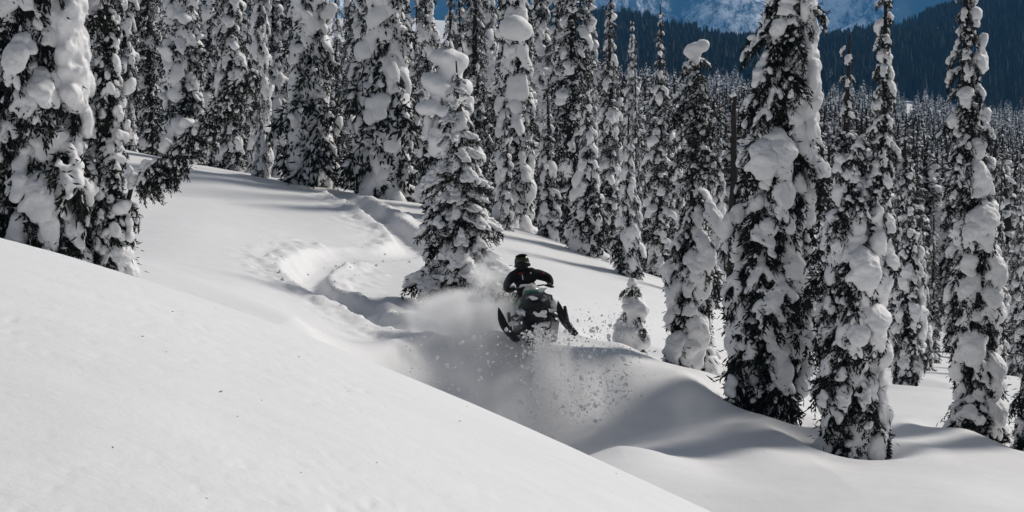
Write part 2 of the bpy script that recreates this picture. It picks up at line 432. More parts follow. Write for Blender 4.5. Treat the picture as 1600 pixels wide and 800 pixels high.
def layout(seed, H, prof, spacing, per, mix, wind=0.0, tilt=(.25, .6), lean=(0, 0), start=.12, fill=1.0, wind_az=0.2, core=2):
    """where each bough of one tree goes: kind, variant, location, rotation, scale"""
    rg = np.random.default_rng(seed); out = []; h = start; az0 = rg.uniform(0, 6.28)
    hs, rs = [p[0] for p in prof], [p[1] for p in prof]
    while h < H - .12:
        r = np.interp(h / H, hs, rs); k = max(2, int(round(per * min(1.0, .45 + r))))
        for j in range(k):
            if rg.uniform() > fill: continue
            az = az0 + j / k * 6.283 + rg.normal(0, .25)
            side = math.cos(az - wind_az)                    # +1: the wind-packed side
            kinds = list(mix); w = np.array([mix[q] for q in kinds], float)
            for i, q in enumerate(kinds):
                if q in ('heavy', 'slab'): w[i] *= max(.15, 1 + wind * side)
                if q == 'light': w[i] *= max(.15, 1 - wind * side)
            kind = kinds[rg.choice(len(kinds), p=w / w.sum())]
            sc = max(.16, r * rg.uniform(.75, 1.38))
            sc = min(sc, {'slab': .78, 'heavy': 1.0}.get(kind, 2.0))
            t = h / H
            out.append((kind, int(rg.integers(len(LIB[kind, 0]))), (lean[0] * t, lean[1] * t, h + rg.normal(0, .05)),
                        (rg.normal(0, .12), rg.uniform(*tilt) * (1.0 - .3 * t), az), (sc, sc * rg.uniform(.85, 1.25), sc * rg.uniform(.9, 1.2))))
        for j in range(core if r > .2 else 1):                    # short dark twigs hugging the trunk
            az = rg.uniform(0, 6.283); sc = max(.14, r * rg.uniform(.5, .75)); t = h / H
            out.append(('light', int(rg.integers(3)), (lean[0] * t, lean[1] * t, h), (0, rg.uniform(.5, 1.0), az), (sc, sc * 1.2, sc)))
        az0 += 1.9 + rg.normal(0, .3); h += spacing * rg.uniform(.75, 1.25)
    return out

def islands(me, least=60):
    V, T = tris_of(me); lab = np.arange(len(V)); E = np.vstack([T[:, :2], T[:, 1:], T[:, ::2]])
    while True:
        old = lab.copy(); m = np.minimum(lab[E[:, 0]], lab[E[:, 1]])
        np.minimum.at(lab, E[:, 0], m); np.minimum.at(lab, E[:, 1], m); lab = lab[lab]
        if (lab == old).all(): break
    for k in np.unique(lab):
        ix = np.nonzero(lab == k)[0]
        if len(ix) < least: continue
        mp = np.full(len(V), -1); mp[ix] = np.arange(len(ix)); yield V[ix], mp[T[lab[T[:, 0]] == k]]
def masses(balls, root, seed, voxel=.03):
    """each separate mass of snow lodged in a tree becomes a part"""
    me = lumps('snow_mass', balls, voxel, lump=.06, lscale=.17, seed=seed, smooth_it=5)
    for V, F in islands(me): link('snow_mass', mesh_np('snow_mass', V, F, M_PILLOW), root)
    bpy.data.meshes.remove(me)
def fir(name, label, loc, H, lay, trunk_r=.09, lean=(0, 0), extra_snow=None, cat='fir tree', group=None, seed=0, top_snow=True):
    """a near tree: trunk, and every bough a part of its own with the snow on it as a sub-part"""
    root = link(name, None, None, loc); root.empty_display_size = .3
    tag(root, label, cat, group)
    V, F = trunk_arrays(H, trunk_r, lean, seed); link('trunk', mesh_np('trunk', V, F, M_BARK), root)
    for kind, k, l, r, s in list(lay) + [loaded(b) for b in (extra_snow or []) if isinstance(b[0], str)]:
        nm, sm = LIB[kind, 0][k % len(LIB[kind, 0])]
        b = link('bough', nm, root, l, r, s); link('snow', sm, b)['kind'] = 'stuff'
    if extra_snow and any(not isinstance(b[0], str) for b in extra_snow): masses([b for b in extra_snow if not isinstance(b[0], str)], root, seed)
    return root

def xform(V, l, r, s):
    M = np.array(Euler(r, 'XYZ').to_matrix()); return (V * np.asarray(s)) @ M.T + np.asarray(l)
def fir_proto(seed, H, prof, spacing, per, mix, wind, tilt=(.25, .6), extra=None, trunk_r=.10, lean=(0, 0)):
    lay = layout(seed, H, prof, spacing, per, mix, wind, tilt, lean, core=1)
    nV, nF, nM, sV, sF, n1, n2 = [], [], [], [], [], 0, 0
    for kind, k, l, r, s in lay:
        (V, F, mi), (SV, SF) = LIB[kind, 1][k % len(LIB[kind, 1])]
        nV.append(xform(V, l, r, s)); nF.append(F + n1); nM.append(mi); n1 += len(V)
        sV.append(xform(SV, l, r, s)); sF.append(SF + n2); n2 += len(SV)
    if extra:
        v, f = tris_of(lumps('tmp_snow', extra, .06, lump=.05, lscale=.2, seed=seed, smooth_it=1)); sV.append(v); sF.append(f + n2); n2 += len(v)
    tv, tf = trunk_arrays(H, trunk_r, lean, seed, 6, 8)
    return (mesh_np('trunk', tv, tf, M_BARK), mesh_np('crown', np.vstack(nV), np.vstack(nF), NEEDLE_MATS, False, np.concatenate(nM)),
            mesh_np('snow', np.vstack(sV), np.vstack(sF), M_PILLOW), H)
def plant(proto, name, label, px, d, H, rot, wide=1.0, group=None, sink=0.05, z=None, cat='fir tree'):
    x = (px - 800) / FPX * d / .994
    root = link(name, None, None, (x, d, (hz(x, d) if z is None else z) - sink), (0, 0, rot)); tag(root, label, cat, group)
    k = H / proto[3]
    root.scale = (k * wide, k * wide, k)
    link('trunk', proto[0], root)
    for q, w in (('crown', 1), ('snow', 2)): link(q, proto[w], root)['kind'] = 'stuff'
    return root

# ------------------------------------------------------------------ the near trees, each with its own boughs
def spot(px, d): 
    x = (px - 800) / FPX * d / .994
    return (x, d, hz(x, d) - .05)
HVY = {'heavy': .46, 'medium': .26, 'light': .12, 'slab': .16}
MED = {'heavy': .25, 'medium': .40, 'light': .28, 'slab': .07}
def plaster(H, prof, az, z0, z1, seed, step=.16, thick=.16, spread=.5, lean=(0, 0), fill=.9):
    step *= .55
    rg = np.random.default_rng(seed); out = []; z = z0
    while z < z1:
        r = np.interp(z / H, [p[0] for p in prof], [p[1] for p in prof]) * .72
        vn = vnoise(np.array([[z * 1.3, seed * 3.1, .5]]), 3) + .12
        for a in az + spread * rg.uniform(-1.15, 1.15, 3):
            if rg.uniform() > fill: continue
            if vn[0] < 0 and rg.uniform() < .75: continue
            w = thick * rg.uniform(.6, 1.25); rr = r * rg.uniform(.72, 1.0)
            R = np.array(Euler((rg.normal(0, .3), .25 + rg.normal(0, .3), a), 'XYZ').to_matrix())
            out.append(((math.cos(a) * rr + lean[0] * z / H, math.sin(a) * rr + lean[1] * z / H, z + rg.normal(0, .05)), (w * .6, w * rg.uniform(.7, 1.3), w * rg.uniform(.7, 1.5)), R))
        z += step * rg.uniform(.6, 1.3)
    return out
def blob(c, r): return (c, r, None)
def pile(c, r, seed, n=18):
    """an uneven heap of snow: flat-topped, sagging at the sides"""
    rg = np.random.default_rng(seed); c = np.asarray(c, float); r = np.asarray(r, float); out = []
    for k in range(n):
        o = rg.uniform(-1, 1, 3) * r * [.62, .5, .55]; q = rg.uniform(.28, .52)
        o[2] = o[2] * .8 - .25 * r[2] * (abs(o[0]) / r[0])
        R = np.array(Euler((rg.normal(0, .3), rg.normal(0, .4), rg.uniform(0, 3)), 'XYZ').to_matrix())
        out.append((c + o, r * q * rg.uniform(.8, 1.25, 3), R))
    return out

def feat(c, r, seed): return [('feat', c, r, seed)]
def loaded(f):
    _, c, r, seed = f; w = max(r[0], r[2]); sc = min(.78, w / .36); az = math.atan2(c[1], c[0]); rho = min(.28, math.hypot(c[0], c[1]) - .50 * sc)
    return ('slab', seed, (math.cos(az) * rho, math.sin(az) * rho, c[2] + .22 * sc), (0, .15 + .1 * (seed % 3), az), (sc, sc * 1.05 * r[0] / w, sc))
def near_trees():
    # big tree at the left edge
    H, pf = 8.5, [(0, .95), (.25, .88), (.45, .70), (.8, .35), (1, .08)]
    lay = layout(11, H, pf, .29, 6, HVY, .35, (.15, .65))
    ex = plaster(H, pf, .0, 1.5, 5.5, 3, thick=.19) + [*feat((.15, -.80, 1.05), (.34, .22, .38), 1), *feat((.32, -.78, .80), (.24, .2, .3), 2), *feat((-.15, -.75, 2.75), (.22, .2, .26), 3), *feat((-.05, -.72, 2.2), (.2, .18, .2), 4)]
    fir('snow_laden_fir', 'massive snow-plastered fir filling the left edge above the foreground ridge', spot(62, 30.5), H, lay, .16, seed=11, extra_snow=ex)
    # its slimmer neighbour
    H, pf = 6.6, [(0, .50), (.3, .46), (.6, .36), (.85, .2), (1, .05)]
    lay = layout(23, H, pf, .24, 5, MED, .4, (.3, .8))
    fir('snow_laden_fir', 'slim dark fir standing close against the massive tree at the left edge', tuple(np.array(spot(172, 31)) - [0, 0, .45]), H, lay, .09, seed=23, extra_snow=plaster(H, pf, -.5, .6, 3.3, 5, thick=.10, fill=.7))
    # open young fir behind the sled
    H, pf = 4.3, [(0, .86), (.12, .84), (.35, .66), (.6, .46), (.8, .27), (.93, .12), (1, .03)]
    lay = layout(37, H, pf, .25, 6, {'tier': .85, 'medium': .15}, .2, (-.05, .35), start=.35)
    ex = [*feat((.02, -.58, 1.0), (.2, .18, .26), 5), *feat((.62, .2, .5), (.25, .25, .5), 6), *feat((.5, .1, 1.0), (.2, .2, .35), 7), *feat((-.72, -.1, .30), (.2, .18, .15), 8), *feat((.0, -.1, 3.3), (.18, .18, .10), 9), *feat((-.2, 0, 2.9), (.2, .16, .12), 10)]
    fir('young_fir', 'open tiered young fir just left of the jumping snowmobile', spot(716, 42), H, lay, .07, seed=37, extra_snow=ex)
    # buried sapling like two stacked snowballs
    H, pf = 1.35, [(0, .30), (.4, .30), (.8, .22), (1, .08)]
    lay = layout(41, H, pf, .3, 4, {'light': .6, 'medium': .4}, 0, (.1, .6))
    ex = [*pile((0, -.05, .22), (.33, .3, .34), 11), *pile((-.06, -.04, .46), (.24, .22, .2), 12), *pile((.02, -.05, .82), (.25, .23, .2), 13), *pile((.08, -.05, .68), (.2, .2, .2), 14), *pile((0, 0, 1.2), (.12, .12, .12), 15)]
    fir('buried_sapling', 'small sapling buried in two stacked balls of snow right of the sled', spot(988, 40.7), H, lay, .03, seed=41, extra_snow=ex)
    # broken-topped tree with a cap of snow
    H, pf = 5.4, [(0, .62), (.3, .5), (.5, .36), (.6, .34), (.8, .42), (.97, .2), (1, .1)]
    lay = layout(53, H * .62, [(0, .72), (.5, .60), (.8, .46), (1, .3)], .27, 5, {'heavy': .4, 'medium': .35, 'light': .15, 'slab': .1}, .3, (.3, .8))
    lay += layout(54, H, [(0, .3), (.6, .40), (.8, .46), (.95, .26), (1, .16)], .22, 3, {'light': .75, 'medium': .25}, 0, (.0, .3), start=H * .60)
    lay += [('medium', i, (0, 0, 5.12 - .07 * i), (0, .1 * i, 1.3 * i + .4), (.30, .30, .30)) for i in range(5)]
    ex = [blob((.03, 0, 5.30), (.19, .17, .09)), blob((-.07, 0, 5.22), (.12, .12, .11)), blob((.13, 0, 5.34), (.12, .13, .07)), blob((.02, -.03, 5.14), (.10, .1, .12))]
    ex += [*feat((.18, -.42, 2.15), (.24, .2, .4), 19), *feat((.05, -.42, 1.9), (.22, .2, .25), 20), *feat((.3, -.4, 2.6), (.16, .16, .3), 21), *feat((-.35, -.45, .55), (.22, .22, .2), 22), *feat((-.1, -.45, .50), (.24, .2, .2), 23), *feat((-.38, -.25, 1.0), (.14, .14, .16), 24)]
    fir('broken_topped_fir', 'broken-topped fir wearing a square cap of snow on its bare tip', spot(1083, 39.5), H, lay, .10, seed=53, extra_snow=ex)
    # the tallest thick tree in the right half, dark trunk showing
    H, pf = 9.5, [(0, .92), (.25, .88), (.45, .78), (.7, .5), (.9, .25), (1, .08)]
    lay = layout(67, H, pf, .29, 6, HVY, .5, (.15, .65), lean=(.5, 0), start=.25)
    ex = plaster(H, pf, .15, .3, 8, 7, thick=.18, lean=(.5, 0)) + [*feat((-.1, -.75, 4.15), (.4, .22, .2), 25), *feat((.3, -.75, 4.2), (.38, .22, .24), 26), *feat((.25, -.75, 3.6), (.24, .2, .3), 27), *feat((.62, -.5, 2.3), (.3, .24, .45), 28), *feat((.35, -.72, 1.15), (.2, .2, .22), 29), *feat((-.6, -.4, 3.1), (.16, .2, .34), 30)]
    fir('snow_laden_fir', 'tallest thick fir right of centre, dark trunk bare at its foot', spot(1192, 37.2), H, lay, .13, (.5, 0), seed=67, extra_snow=ex)
    # twin-topped tree
    H, pf = 6.25, [(0, .66), (.2, .72), (.45, .66), (.62, .5), (.75, .34), (.85, .14), (1, .03)]
    lay = layout(71, H, pf, .27, 6, HVY, .5, (.15, .65), lean=(-.12, 0), start=.1)
    lay += [(k, v, (l[0] + .42, l[1], l[2] + 3.0), r, s) for k, v, l, r, s in layout(72, 4.4, [(0, .40), (.5, .3), (.8, .2), (1, .05)], .24, 5, HVY, .4, (.3, .8))]
    ex = plaster(H, pf, .1, .05, 3.6, 9, thick=.16) + [*feat((.1, -.55, 3.0), (.3, .2, .2), 31), *feat((.35, -.5, 2.2), (.26, .2, .28), 32), *feat((0, -.58, 2.0), (.22, .18, .2), 33), *feat((-.2, -.5, 1.05), (.16, .16, .14), 34)]
    t = fir('twin_topped_fir', 'twin-topped fir nearest the camera with snow packed down its right side', spot(1332, 35.5), H, lay, .11, (-.12, 0), seed=71, extra_snow=ex)
    V, F = trunk_arrays(5.6, .06, (.1, 0), 73); link('second_trunk', mesh_np('second_trunk', V + [.36, .02, 2.2], F, M_BARK), t)
    # slim leaning tree at the right with stacked shelves of snow
    H, pf = 8.6, [(0, .66), (.3, .58), (.5, .50), (.75, .33), (.9, .2), (1, .06)]
    lay = layout(83, H, pf, .29, 5, {'heavy': .40, 'medium': .22, 'light': .16, 'slab': .22}, .3, (.1, .6), lean=(-.42, 0), start=.1)
    ex = [*feat((-.05, -.45, 3.55), (.42, .24, .14), 35), *feat((-.25, -.42, 3.4), (.2, .2, .2), 36), *feat((.18, -.35, 2.85), (.2, .24, .3), 37), *feat((-.3, -.35, 2.5), (.22, .22, .3), 38), *feat((.1, -.4, 2.35), (.22, .2, .22), 39), *feat((-.2, -.45, 1.6), (.28, .22, .3), 40), *feat((.25, -.4, 1.2), (.2, .2, .3), 41), *feat((.2, -.4, .5), (.24, .2, .3), 42)] + plaster(H, pf, .1, .2, 7, 12, step=.3, thick=.13, lean=(-.42, 0), fill=.6)
    fir('snow_laden_fir', 'leaning fir near the right edge hung with stacked shelves of snow', spot(1533, 38.6), H, lay, .11, (-.42, 0), seed=83, extra_snow=ex)
    # dark tree cut by the right edge
    H, pf = 5.2, [(0, .62), (.4, .5), (.8, .25), (1, .05)]
    lay = layout(97, H, pf, .27, 5, {'light': .5, 'medium': .4, 'heavy': .1}, 0, (.3, .8))
    fir('dark_fir', 'dark sparsely snowed fir cut off by the right edge', spot(1632, 37.5), H, lay, .09, seed=97)
    # tree with exposed root between the twin and the leaning tree
    H, pf = 4.3, [(0, .42), (.3, .45), (.6, .36), (.85, .18), (1, .05)]
    lay = layout(101, H, pf, .24, 5, HVY, .35, (.3, .8), start=.2)
    fir('snow_laden_fir', 'mid-sized fir with a bare root between the twin-topped and leaning firs', spot(1420, 46), H, lay, .07, seed=101, extra_snow=plaster(H, pf, .2, .3, 2.6, 15, thick=.12, fill=.6))
near_trees()

def bent_sapling():
    """thin fir bowed over to the right out of the left-hand group"""
    base = Vector(spot(205, 31)); root = link('bent_fir', None, None, base)
    tag(root, 'thin bowed fir arching right out of the left-hand tree group', 'fir tree')
    pix = [(196, 330), (206, 290), (235, 262), (268, 232), (300, 200), (330, 168), (362, 135), (394, 100)]
    pts = [np.zeros(3) + [0, 0, -.2]] + [np.array(at(x, y, 31 - .05 * i) - base) for i, (x, y) in enumerate(pix)]
    V, F = [], []; seg = 6
    for i, p in enumerate(pts):
        r = .05 * (1 - i / len(pts)) + .008
        for k in range(seg):
            a = k / seg * 6.283; V.append(p + np.array([math.cos(a) * r * .8, math.sin(a) * r, math.cos(a) * r * .6]))
    for i in range(len(pts) - 1):
        for k in range(seg): a, b = i*seg + k, i*seg + (k+1) % seg; F.append([a, b, b+seg, a+seg])
    link('trunk', mesh_np('trunk', V, F, M_BARK), root)
    rg = np.random.default_rng(5)
    for t in np.linspace(3.0, 7.98, 64):
        i = int(t); f = t - i; p = pts[i] * (1 - f) + pts[min(i+1, 8)] * f
        az = rg.uniform(-math.pi, math.pi); sc = .50 * (1.10 - .062 * t) * rg.uniform(.7, 1.1)
        kind = 'light' if rg.uniform() < .85 else 'medium'
        k = int(rg.integers(3)); nm, sm = LIB[kind, 0][k]
        b = link('bough', nm, root, p, (0, rg.uniform(.3, 1.25), az), sc); link('snow', sm, b)['kind'] = 'stuff'
    masses([*pile(pts[2] + [.02, 0, .08], (.13, .12, .10), 43), *pile(pts[3] + [-.05, 0, .05], (.10, .1, .12), 44), *pile(pts[4] + [-.08, 0, .05], (.09, .1, .14), 45), *pile(pts[5] + [-.05, 0, .06], (.10, .1, .10), 46)], root, 5)
bent_sapling()

# ------------------------------------------------------------------ the stand on the crest and the trees beyond (shared meshes)
def protos():
    A = []
    col = [(0, .62), (.3, .60), (.6, .48), (.85, .25), (1, .05)]
    def ex(seed, H, prof, n, big=.3):
        rg = np.random.default_rng(seed); out = []
        for k in range(n):
            z = rg.uniform(.12 * H, H * .85); r = np.interp(z / H, [p[0] for p in prof], [p[1] for p in prof]); a = rg.uniform(-3.14, 3.14); w = min(rg.uniform(.35, .85) * big, r * .5)
            R = np.array(Euler((rg.normal(0, .2), rg.uniform(.2, .7), a), 'XYZ').to_matrix())
            for j in range(5):
                o = R @ (rg.normal(0, .5, 3) * w * [.4, .8, 1.1])
                out.append((np.array([math.cos(a) * r * .78, math.sin(a) * r * .78, z]) + o, np.array([.55, .8, 1.0]) * w * rg.uniform(.5, .9), R))
        return out
    def mk(seed, H, prof, sp, per, mix, wind, n, big=.3, tilt=(.15, .65)): A.append(fir_proto(seed, H, prof, sp, per, mix, wind, tilt, ex(seed, H, prof, n, big)))
    heavy = {'heavy': .54, 'medium': .22, 'light': .04, 'slab': .2}
    mid = {'heavy': .42, 'medium': .38, 'light': .12, 'slab': .08}
    dark = {'heavy': .22, 'medium': .43, 'light': .35}
    mk(201, 10, col, .30, 6, heavy, .4, 12, .26)                                                            # 0 plastered column
    mk(202, 10, [(0, .55), (.4, .5), (.7, .36), (.9, .16), (1, .04)], .30, 5, mid, .4, 7, .24)               # 1 column
    mk(203, 11, [(0, 1.1), (.15, 1.05), (.4, .75), (.7, .45), (.9, .22), (1, .05)], .32, 7, heavy, .4, 14, .34)  # 2 broad skirt
    mk(204, 10, [(0, .6), (.5, .45), (.8, .25), (1, .04)], .30, 5, dark, .2, 3, .2)                           # 3 dark spire
    mk(205, 4.4, [(0, .75), (.3, .6), (.6, .38), (.85, .18), (1, .03)], .22, 6, mid, .2, 3, .16, (.15, .6))     # 4 young fir
    mk(206, 3.8, [(0, .42), (.4, .36), (.75, .2), (1, .03)], .22, 5, heavy, .3, 3, .14)                        # 5 slim young fir
    mk(207, 4.6, [(0, .85), (.3, .8), (.6, .62), (.85, .4), (1, .25)], .27, 6, heavy, 0, 14, .4)               # 6 snow-smothered
    mk(208, 9, [(0, .5), (.3, .52), (.55, .4), (.8, .26), (.93, .1), (1, .03)], .27, 5, {'heavy': .4, 'medium': .4, 'light': .15, 'slab': .05}, .5, 6, .22)  # 7
    return A
PR = protos()
G1, G2, G3 = 'firs lining the snow crest', 'firs deep in the stand behind the crest', 'firs on the slope behind the right-hand trees'
CREST = [  # prototype, pixel x, metres ahead, height, turn, width factor, name, label
 (7, 199, 68, 9.5, .4, .9, 'snow_laden_fir', 'pale slender rimed fir just right of the massive left-edge group'),
 (3, 236, 70, 10, 1.0, 1.1, 'dark_fir', 'shadowed dark fir between two pale columns at the upper left'),
 (0, 290, 64, 10.5, 2.1, 1.15, 'snow_laden_fir', 'thick lumpy snow column rising behind the tip of the bowed fir'),
 (1, 366, 68, 10, 3.0, 1.1, 'snow_laden_fir', 'plastered pale column left of the small dark fir on the crest'),
 (0, 408, 73, 10.5, 4.0, .75, 'snow_laden_fir', 'narrow pale column directly behind the small dark fir'),
 (4, 409, 61.5, 2.1, 0.6, .9, 'young_fir', 'small dark bushy fir at the crest below the upper-left columns'),
 (2, 486, 61.5, 10.5, 1.2, 1.0, 'snow_laden_fir', 'broad-skirted fir with long hanging slabs of snow on the crest'),
 (4, 566, 61, 1.7, 2.2, .75, 'young_fir', 'tiny fir tucked between the two broad-skirted firs on the crest'),
 (2, 602, 61, 12.5, 3.6, .95, 'snow_laden_fir', 'largest fir on the crest, standing beside the top of the sled track'),
 (1, 666, 69, 10.5, .3, .85, 'snow_laden_fir', 'straight pale column behind the large fir by the track'),
 (6, 700, 56.5, 4.35, 1.0, .95, 'snow_smothered_fir', 'squat fir smothered under a rounded mushroom of snow'),
 (3, 742, 72, 10.5, 2.0, 1.0, 'dark_fir', 'dark fir rising behind the mushroom-capped fir'),
 (0, 806, 60.5, 11, 5.2, 1.0, 'snow_laden_fir', 'tall lumpy fir with a round snowball directly above the sled'),
 (5, 792, 57.5, 2.9, 1.4, .9, 'young_fir', 'slim frosted young fir between the tiered fir and the rider'),
 (5, 856, 59.5, 3.7, 2.9, 1.15, 'young_fir', 'slender pointed young fir above and right of the rider'),
 (3, 893, 68, 12.5, 4.4, 1.2, 'dark_fir', 'broad dark fir in deep shade behind the pointed young firs'),
 (4, 917, 57.5, 4.3, 5.1, .95, 'young_fir', 'bushy young fir with an even cone on the crest right of the rider'),
 (1, 952, 73, 9.8, .9, 1.0, 'snow_laden_fir', 'tall fir with lit shoulders behind the bushy cone-shaped fir'),
 (4, 982, 55.5, 4.0, 1.9, .78, 'young_fir', 'narrow young fir standing behind the two-ball buried sapling'),
 (3, 991, 86, 8.3, 2.4, .7, 'dark_fir', 'thin dark spire poking up against the blue mountain'),
 (7, 1030, 61, 7.0, 3.3, 1.2, 'snow_laden_fir', 'pointed dark-flanked fir left of the broken-topped one'),
 (4, 1056, 63, 4.4, 4.1, .75, 'young_fir', 'frosted fir squeezed between the pointed fir and the broken-topped fir'),
 (4, 1122, 72, 5.2, 0.2, .8, 'young_fir', 'grey rimed fir just right of the broken-topped trunk'),
 (4, 1105, 56, 3.2, 2.6, .8, 'young_fir', 'low fir behind the foot of the broken-topped fir'),
 (3, 1145, 90, 5.0, 2.6, .8, 'dark_fir', 'grey fir behind the charred snag'),
 (7, 1402, 52, 4.4, 5.6, 1.0, 'snow_laden_fir', 'pointed pale fir right of the twin-topped fir, snow cap on its tip'),
 (3, 1458, 60, 4.4, 1.7, 1.1, 'dark_fir', 'dark fir left of the leaning shelf-hung fir'),
 (4, 1440, 52, 3.4, 3.1, .7, 'young_fir', 'small frosted fir left of the foot of the leaning fir'),
 (1, 1562, 52, 4.8, .5, 1.0, 'snow_laden_fir', 'round-topped fir directly behind the leaning shelf-hung fir'),
 (1, 1592, 56, 5.2, 2.5, 1.1, 'snow_laden_fir', 'snow-topped fir at the right edge behind the dark cut-off tree'),
 (3, 1490, 70, 5.0, 4.5, 1.2, 'dark_fir', 'shaded fir half hidden left of the leaning fir'),
 (4, 1285, 58, 3.6, 4.5, .9, 'young_fir', 'fir glimpsed between the tallest thick fir and the twin-topped fir'),
]
for p, px, d, H, rot, wd, name, label in CREST:
    plant(PR[p], name, label, px, d, H, rot, wd, G1 if px < 1250 else G3)
cap = Vector((at(705, 112, 56.4))); cx = (700 - 800) / FPX * 56.5 / .994
mush = [o for o in COL.objects if o.name.startswith('snow_smothered_fir')][0]
bpy.context.view_layer.update()
mush.rotation_euler = (0, 0, 0)
link('snow_cap', lumps('snow_cap', [((.0, -.1, 4.08), (.46, .44, .24), None), ((.20, -.1, 3.98), (.38, .4, .30), None), ((.08, -.05, 3.75), (.34, .36, .4), None), ((-.25, -.25, 3.40), (.5, .45, .26), np.array(Euler((0, .5, 0)).to_matrix())), ((.3, -.3, 3.25), (.42, .4, .26), np.array(Euler((0, -.5, 0)).to_matrix())), ((-.45, -.35, 2.85), (.40, .36, .2), None), ((.1, -.6, 2.75), (.4, .3, .22), None)], .05, .05, .4, 3), mush)
sb = [o for o in COL.objects if o.get('label', '').startswith('tall lumpy fir')][0]
link('snow_ball', lumps('snow_ball', [( (-.05, -.45, 0), (.36, .3, .3), None), ((.12, -.4, -.08), (.28, .25, .24), None)], .05, .03, .3, 4), sb, (0, 0, 4.6)).rotation_euler = (0, 0, -5.2)

SHORT = [(199, 'the slender rimed fir by the left-edge group'), (236, 'the shadowed dark fir at the upper left'), (290, 'the column behind the bowed fir'), (366, 'the plastered column by the small dark fir'), (408, 'the column behind the small dark fir'),
 (486, 'the crest fir with hanging snow slabs'), (602, 'the largest crest fir by the track'), (666, 'the column right of the largest crest fir'), (700, 'the mushroom-capped fir'), (742, 'the dark fir behind the mushroom cap'), (806, 'the tall fir with a round snowball'), (856, 'the slender pointed young fir'),
 (893, 'the broad shaded dark fir'), (917, 'the bushy cone-shaped fir'), (952, 'the tall fir with lit shoulders'), (991, 'the thin dark spire'), (1030, 'the pointed dark-flanked fir'), (1083, 'the broken-topped fir'), (1147, 'the charred snag'),
 (1285, 'the tallest thick fir'), (1332, 'the twin-topped fir'), (1402, 'the snow-tipped pointed fir'), (1458, 'the dark fir by the leaning one'), (1533, 'the leaning shelf-hung fir'), (1600, 'the dark fir at the right edge'), (60, 'the massive left-edge fir')]
def fillers():
    rg = np.random.default_rng(9); todo = []
    for px in np.arange(150, 1000, 21):
        d = rg.uniform(78, 128); p = [0, 1, 3, 7, 2][rg.integers(5)]
        todo.append([p, px + rg.uniform(-12, 12), d, rg.uniform(8.5, 13) * (1.0 + (d - 78) / 150) * (1 if px < 820 else .95 if px < 950 else .72), rg.uniform(0, 6.28), rg.uniform(.85, 1.15), G2])
    for px in np.arange(-30, 150, 40): todo.append([[0, 1, 3][rg.integers(3)], px, rg.uniform(70, 100), rg.uniform(9, 12), rg.uniform(0, 6.28), 1.0, G2])
    for px in list(np.arange(1010, 1180, 19)) + list(np.arange(1280, 1640, 13)):
        d = rg.uniform(62, 110) if px > 1200 else rg.uniform(80, 120)
        todo.append([[3, 4, 7, 1, 5, 4][rg.integers(6)], px + rg.uniform(-8, 8), d, rg.uniform(2.6, 5.0), rg.uniform(0, 6.28), rg.uniform(.8, 1.1), G3])
    bins = {}
    for t in todo:
        q = min(SHORT, key=lambda e: abs(e[0] - t[1])); bins.setdefault((q, t[1] < q[0]), []).append(t)
    rank = ['nearest', 'second nearest', 'third nearest', 'fourth nearest', 'fifth nearest', 'sixth nearest']
    for (q, left), L in bins.items():
        L.sort(key=lambda t: t[2])
        for i, (p, px, d, H, rot, wd, g) in enumerate(L):
            side = 'left' if left else 'right'
            lab = f'background fir {side} of and behind {q[1]}' + (f', {rank[i]}' if len(L) > 1 else '')
            plant(PR[p], 'snow_laden_fir', lab, px, d, H, rot, wd, g)
fillers()

def snag():
    x, y, z = spot(1147, 60); root = link('dead_snag', None, None, (x, y, z)); tag(root, 'charred bare snag standing between the broken-topped and tallest firs', 'dead tree')
    Hs = float(at(1147, 150, 60).z) - z
    V, F = trunk_arrays(Hs, .10, (-.05, 0), 3, 8, 14, rtop=.05); link('trunk', mesh_np('trunk', V, F, M_BARK), root)
    link('snow_cap', lumps('snow_cap', pile((-.05, 0, Hs + .04), (.09, .09, .12), 5, 6), .02, .01, .1), root)
    for h, a, l in ((Hs * .8, .3, .3), (Hs * .65, 2.6, .35), (Hs * .5, -.2, .4), (Hs * .9, -2.4, .25)):
        v, f = trunk_arrays(l, .02, (0, 0), 5, 5, 5, .004)
        link('branch_stub', mesh_np('branch_stub', v + [0, 0, .45], f, M_BARK), root, (0, 0, h), (0, 1.3, a))
snag()

# ------------------------------------------------------------------ forest in the valley: single trees nearby, one mass farther out
M_FARDARK = plain('far_needles', (0.030, 0.036, 0.032), 0.8, 0.1, bscale=.6, vary=.5)
M_FARSNOW = plain('far_snow', (0.72, 0.73, 0.75), 0.7, 0.1, bscale=.6, vary=.12)
def far_tree(seed, H, r, tiers, seg, snowy):
    """stack of ragged drooping skirts, some snow-loaded"""
    rg = np.random.default_rng(seed); V, F, M = [], [], []
    for i in range(tiers):
        t = i / tiers; z0 = H * (t * .97 + .03); R = r * (1 - t) ** .75 * rg.uniform(.8, 1.2) + .06
        b = len(V); top = H * min(1, t * .97 + .03 + 1.9 / tiers)
        V.append((rg.normal(0, .03), rg.normal(0, .03), top))
        a0 = rg.uniform(0, 6.28)
        for k in range(seg):
            a = a0 + k / seg * 6.283; q = R * (rg.uniform(.8, 1.2) if k % 2 else rg.uniform(.35, .6))
            V.append((math.cos(a) * q, math.sin(a) * q, z0 - rg.uniform(0, .9) * H / tiers * (1 if k % 2 else .2)))
        for k in range(seg):
            F.append((b, b + 1 + k, b + 1 + (k + 1) % seg)); M.append(int(rg.uniform() < snowy))
    return np.array(V), np.array(F), np.array(M)
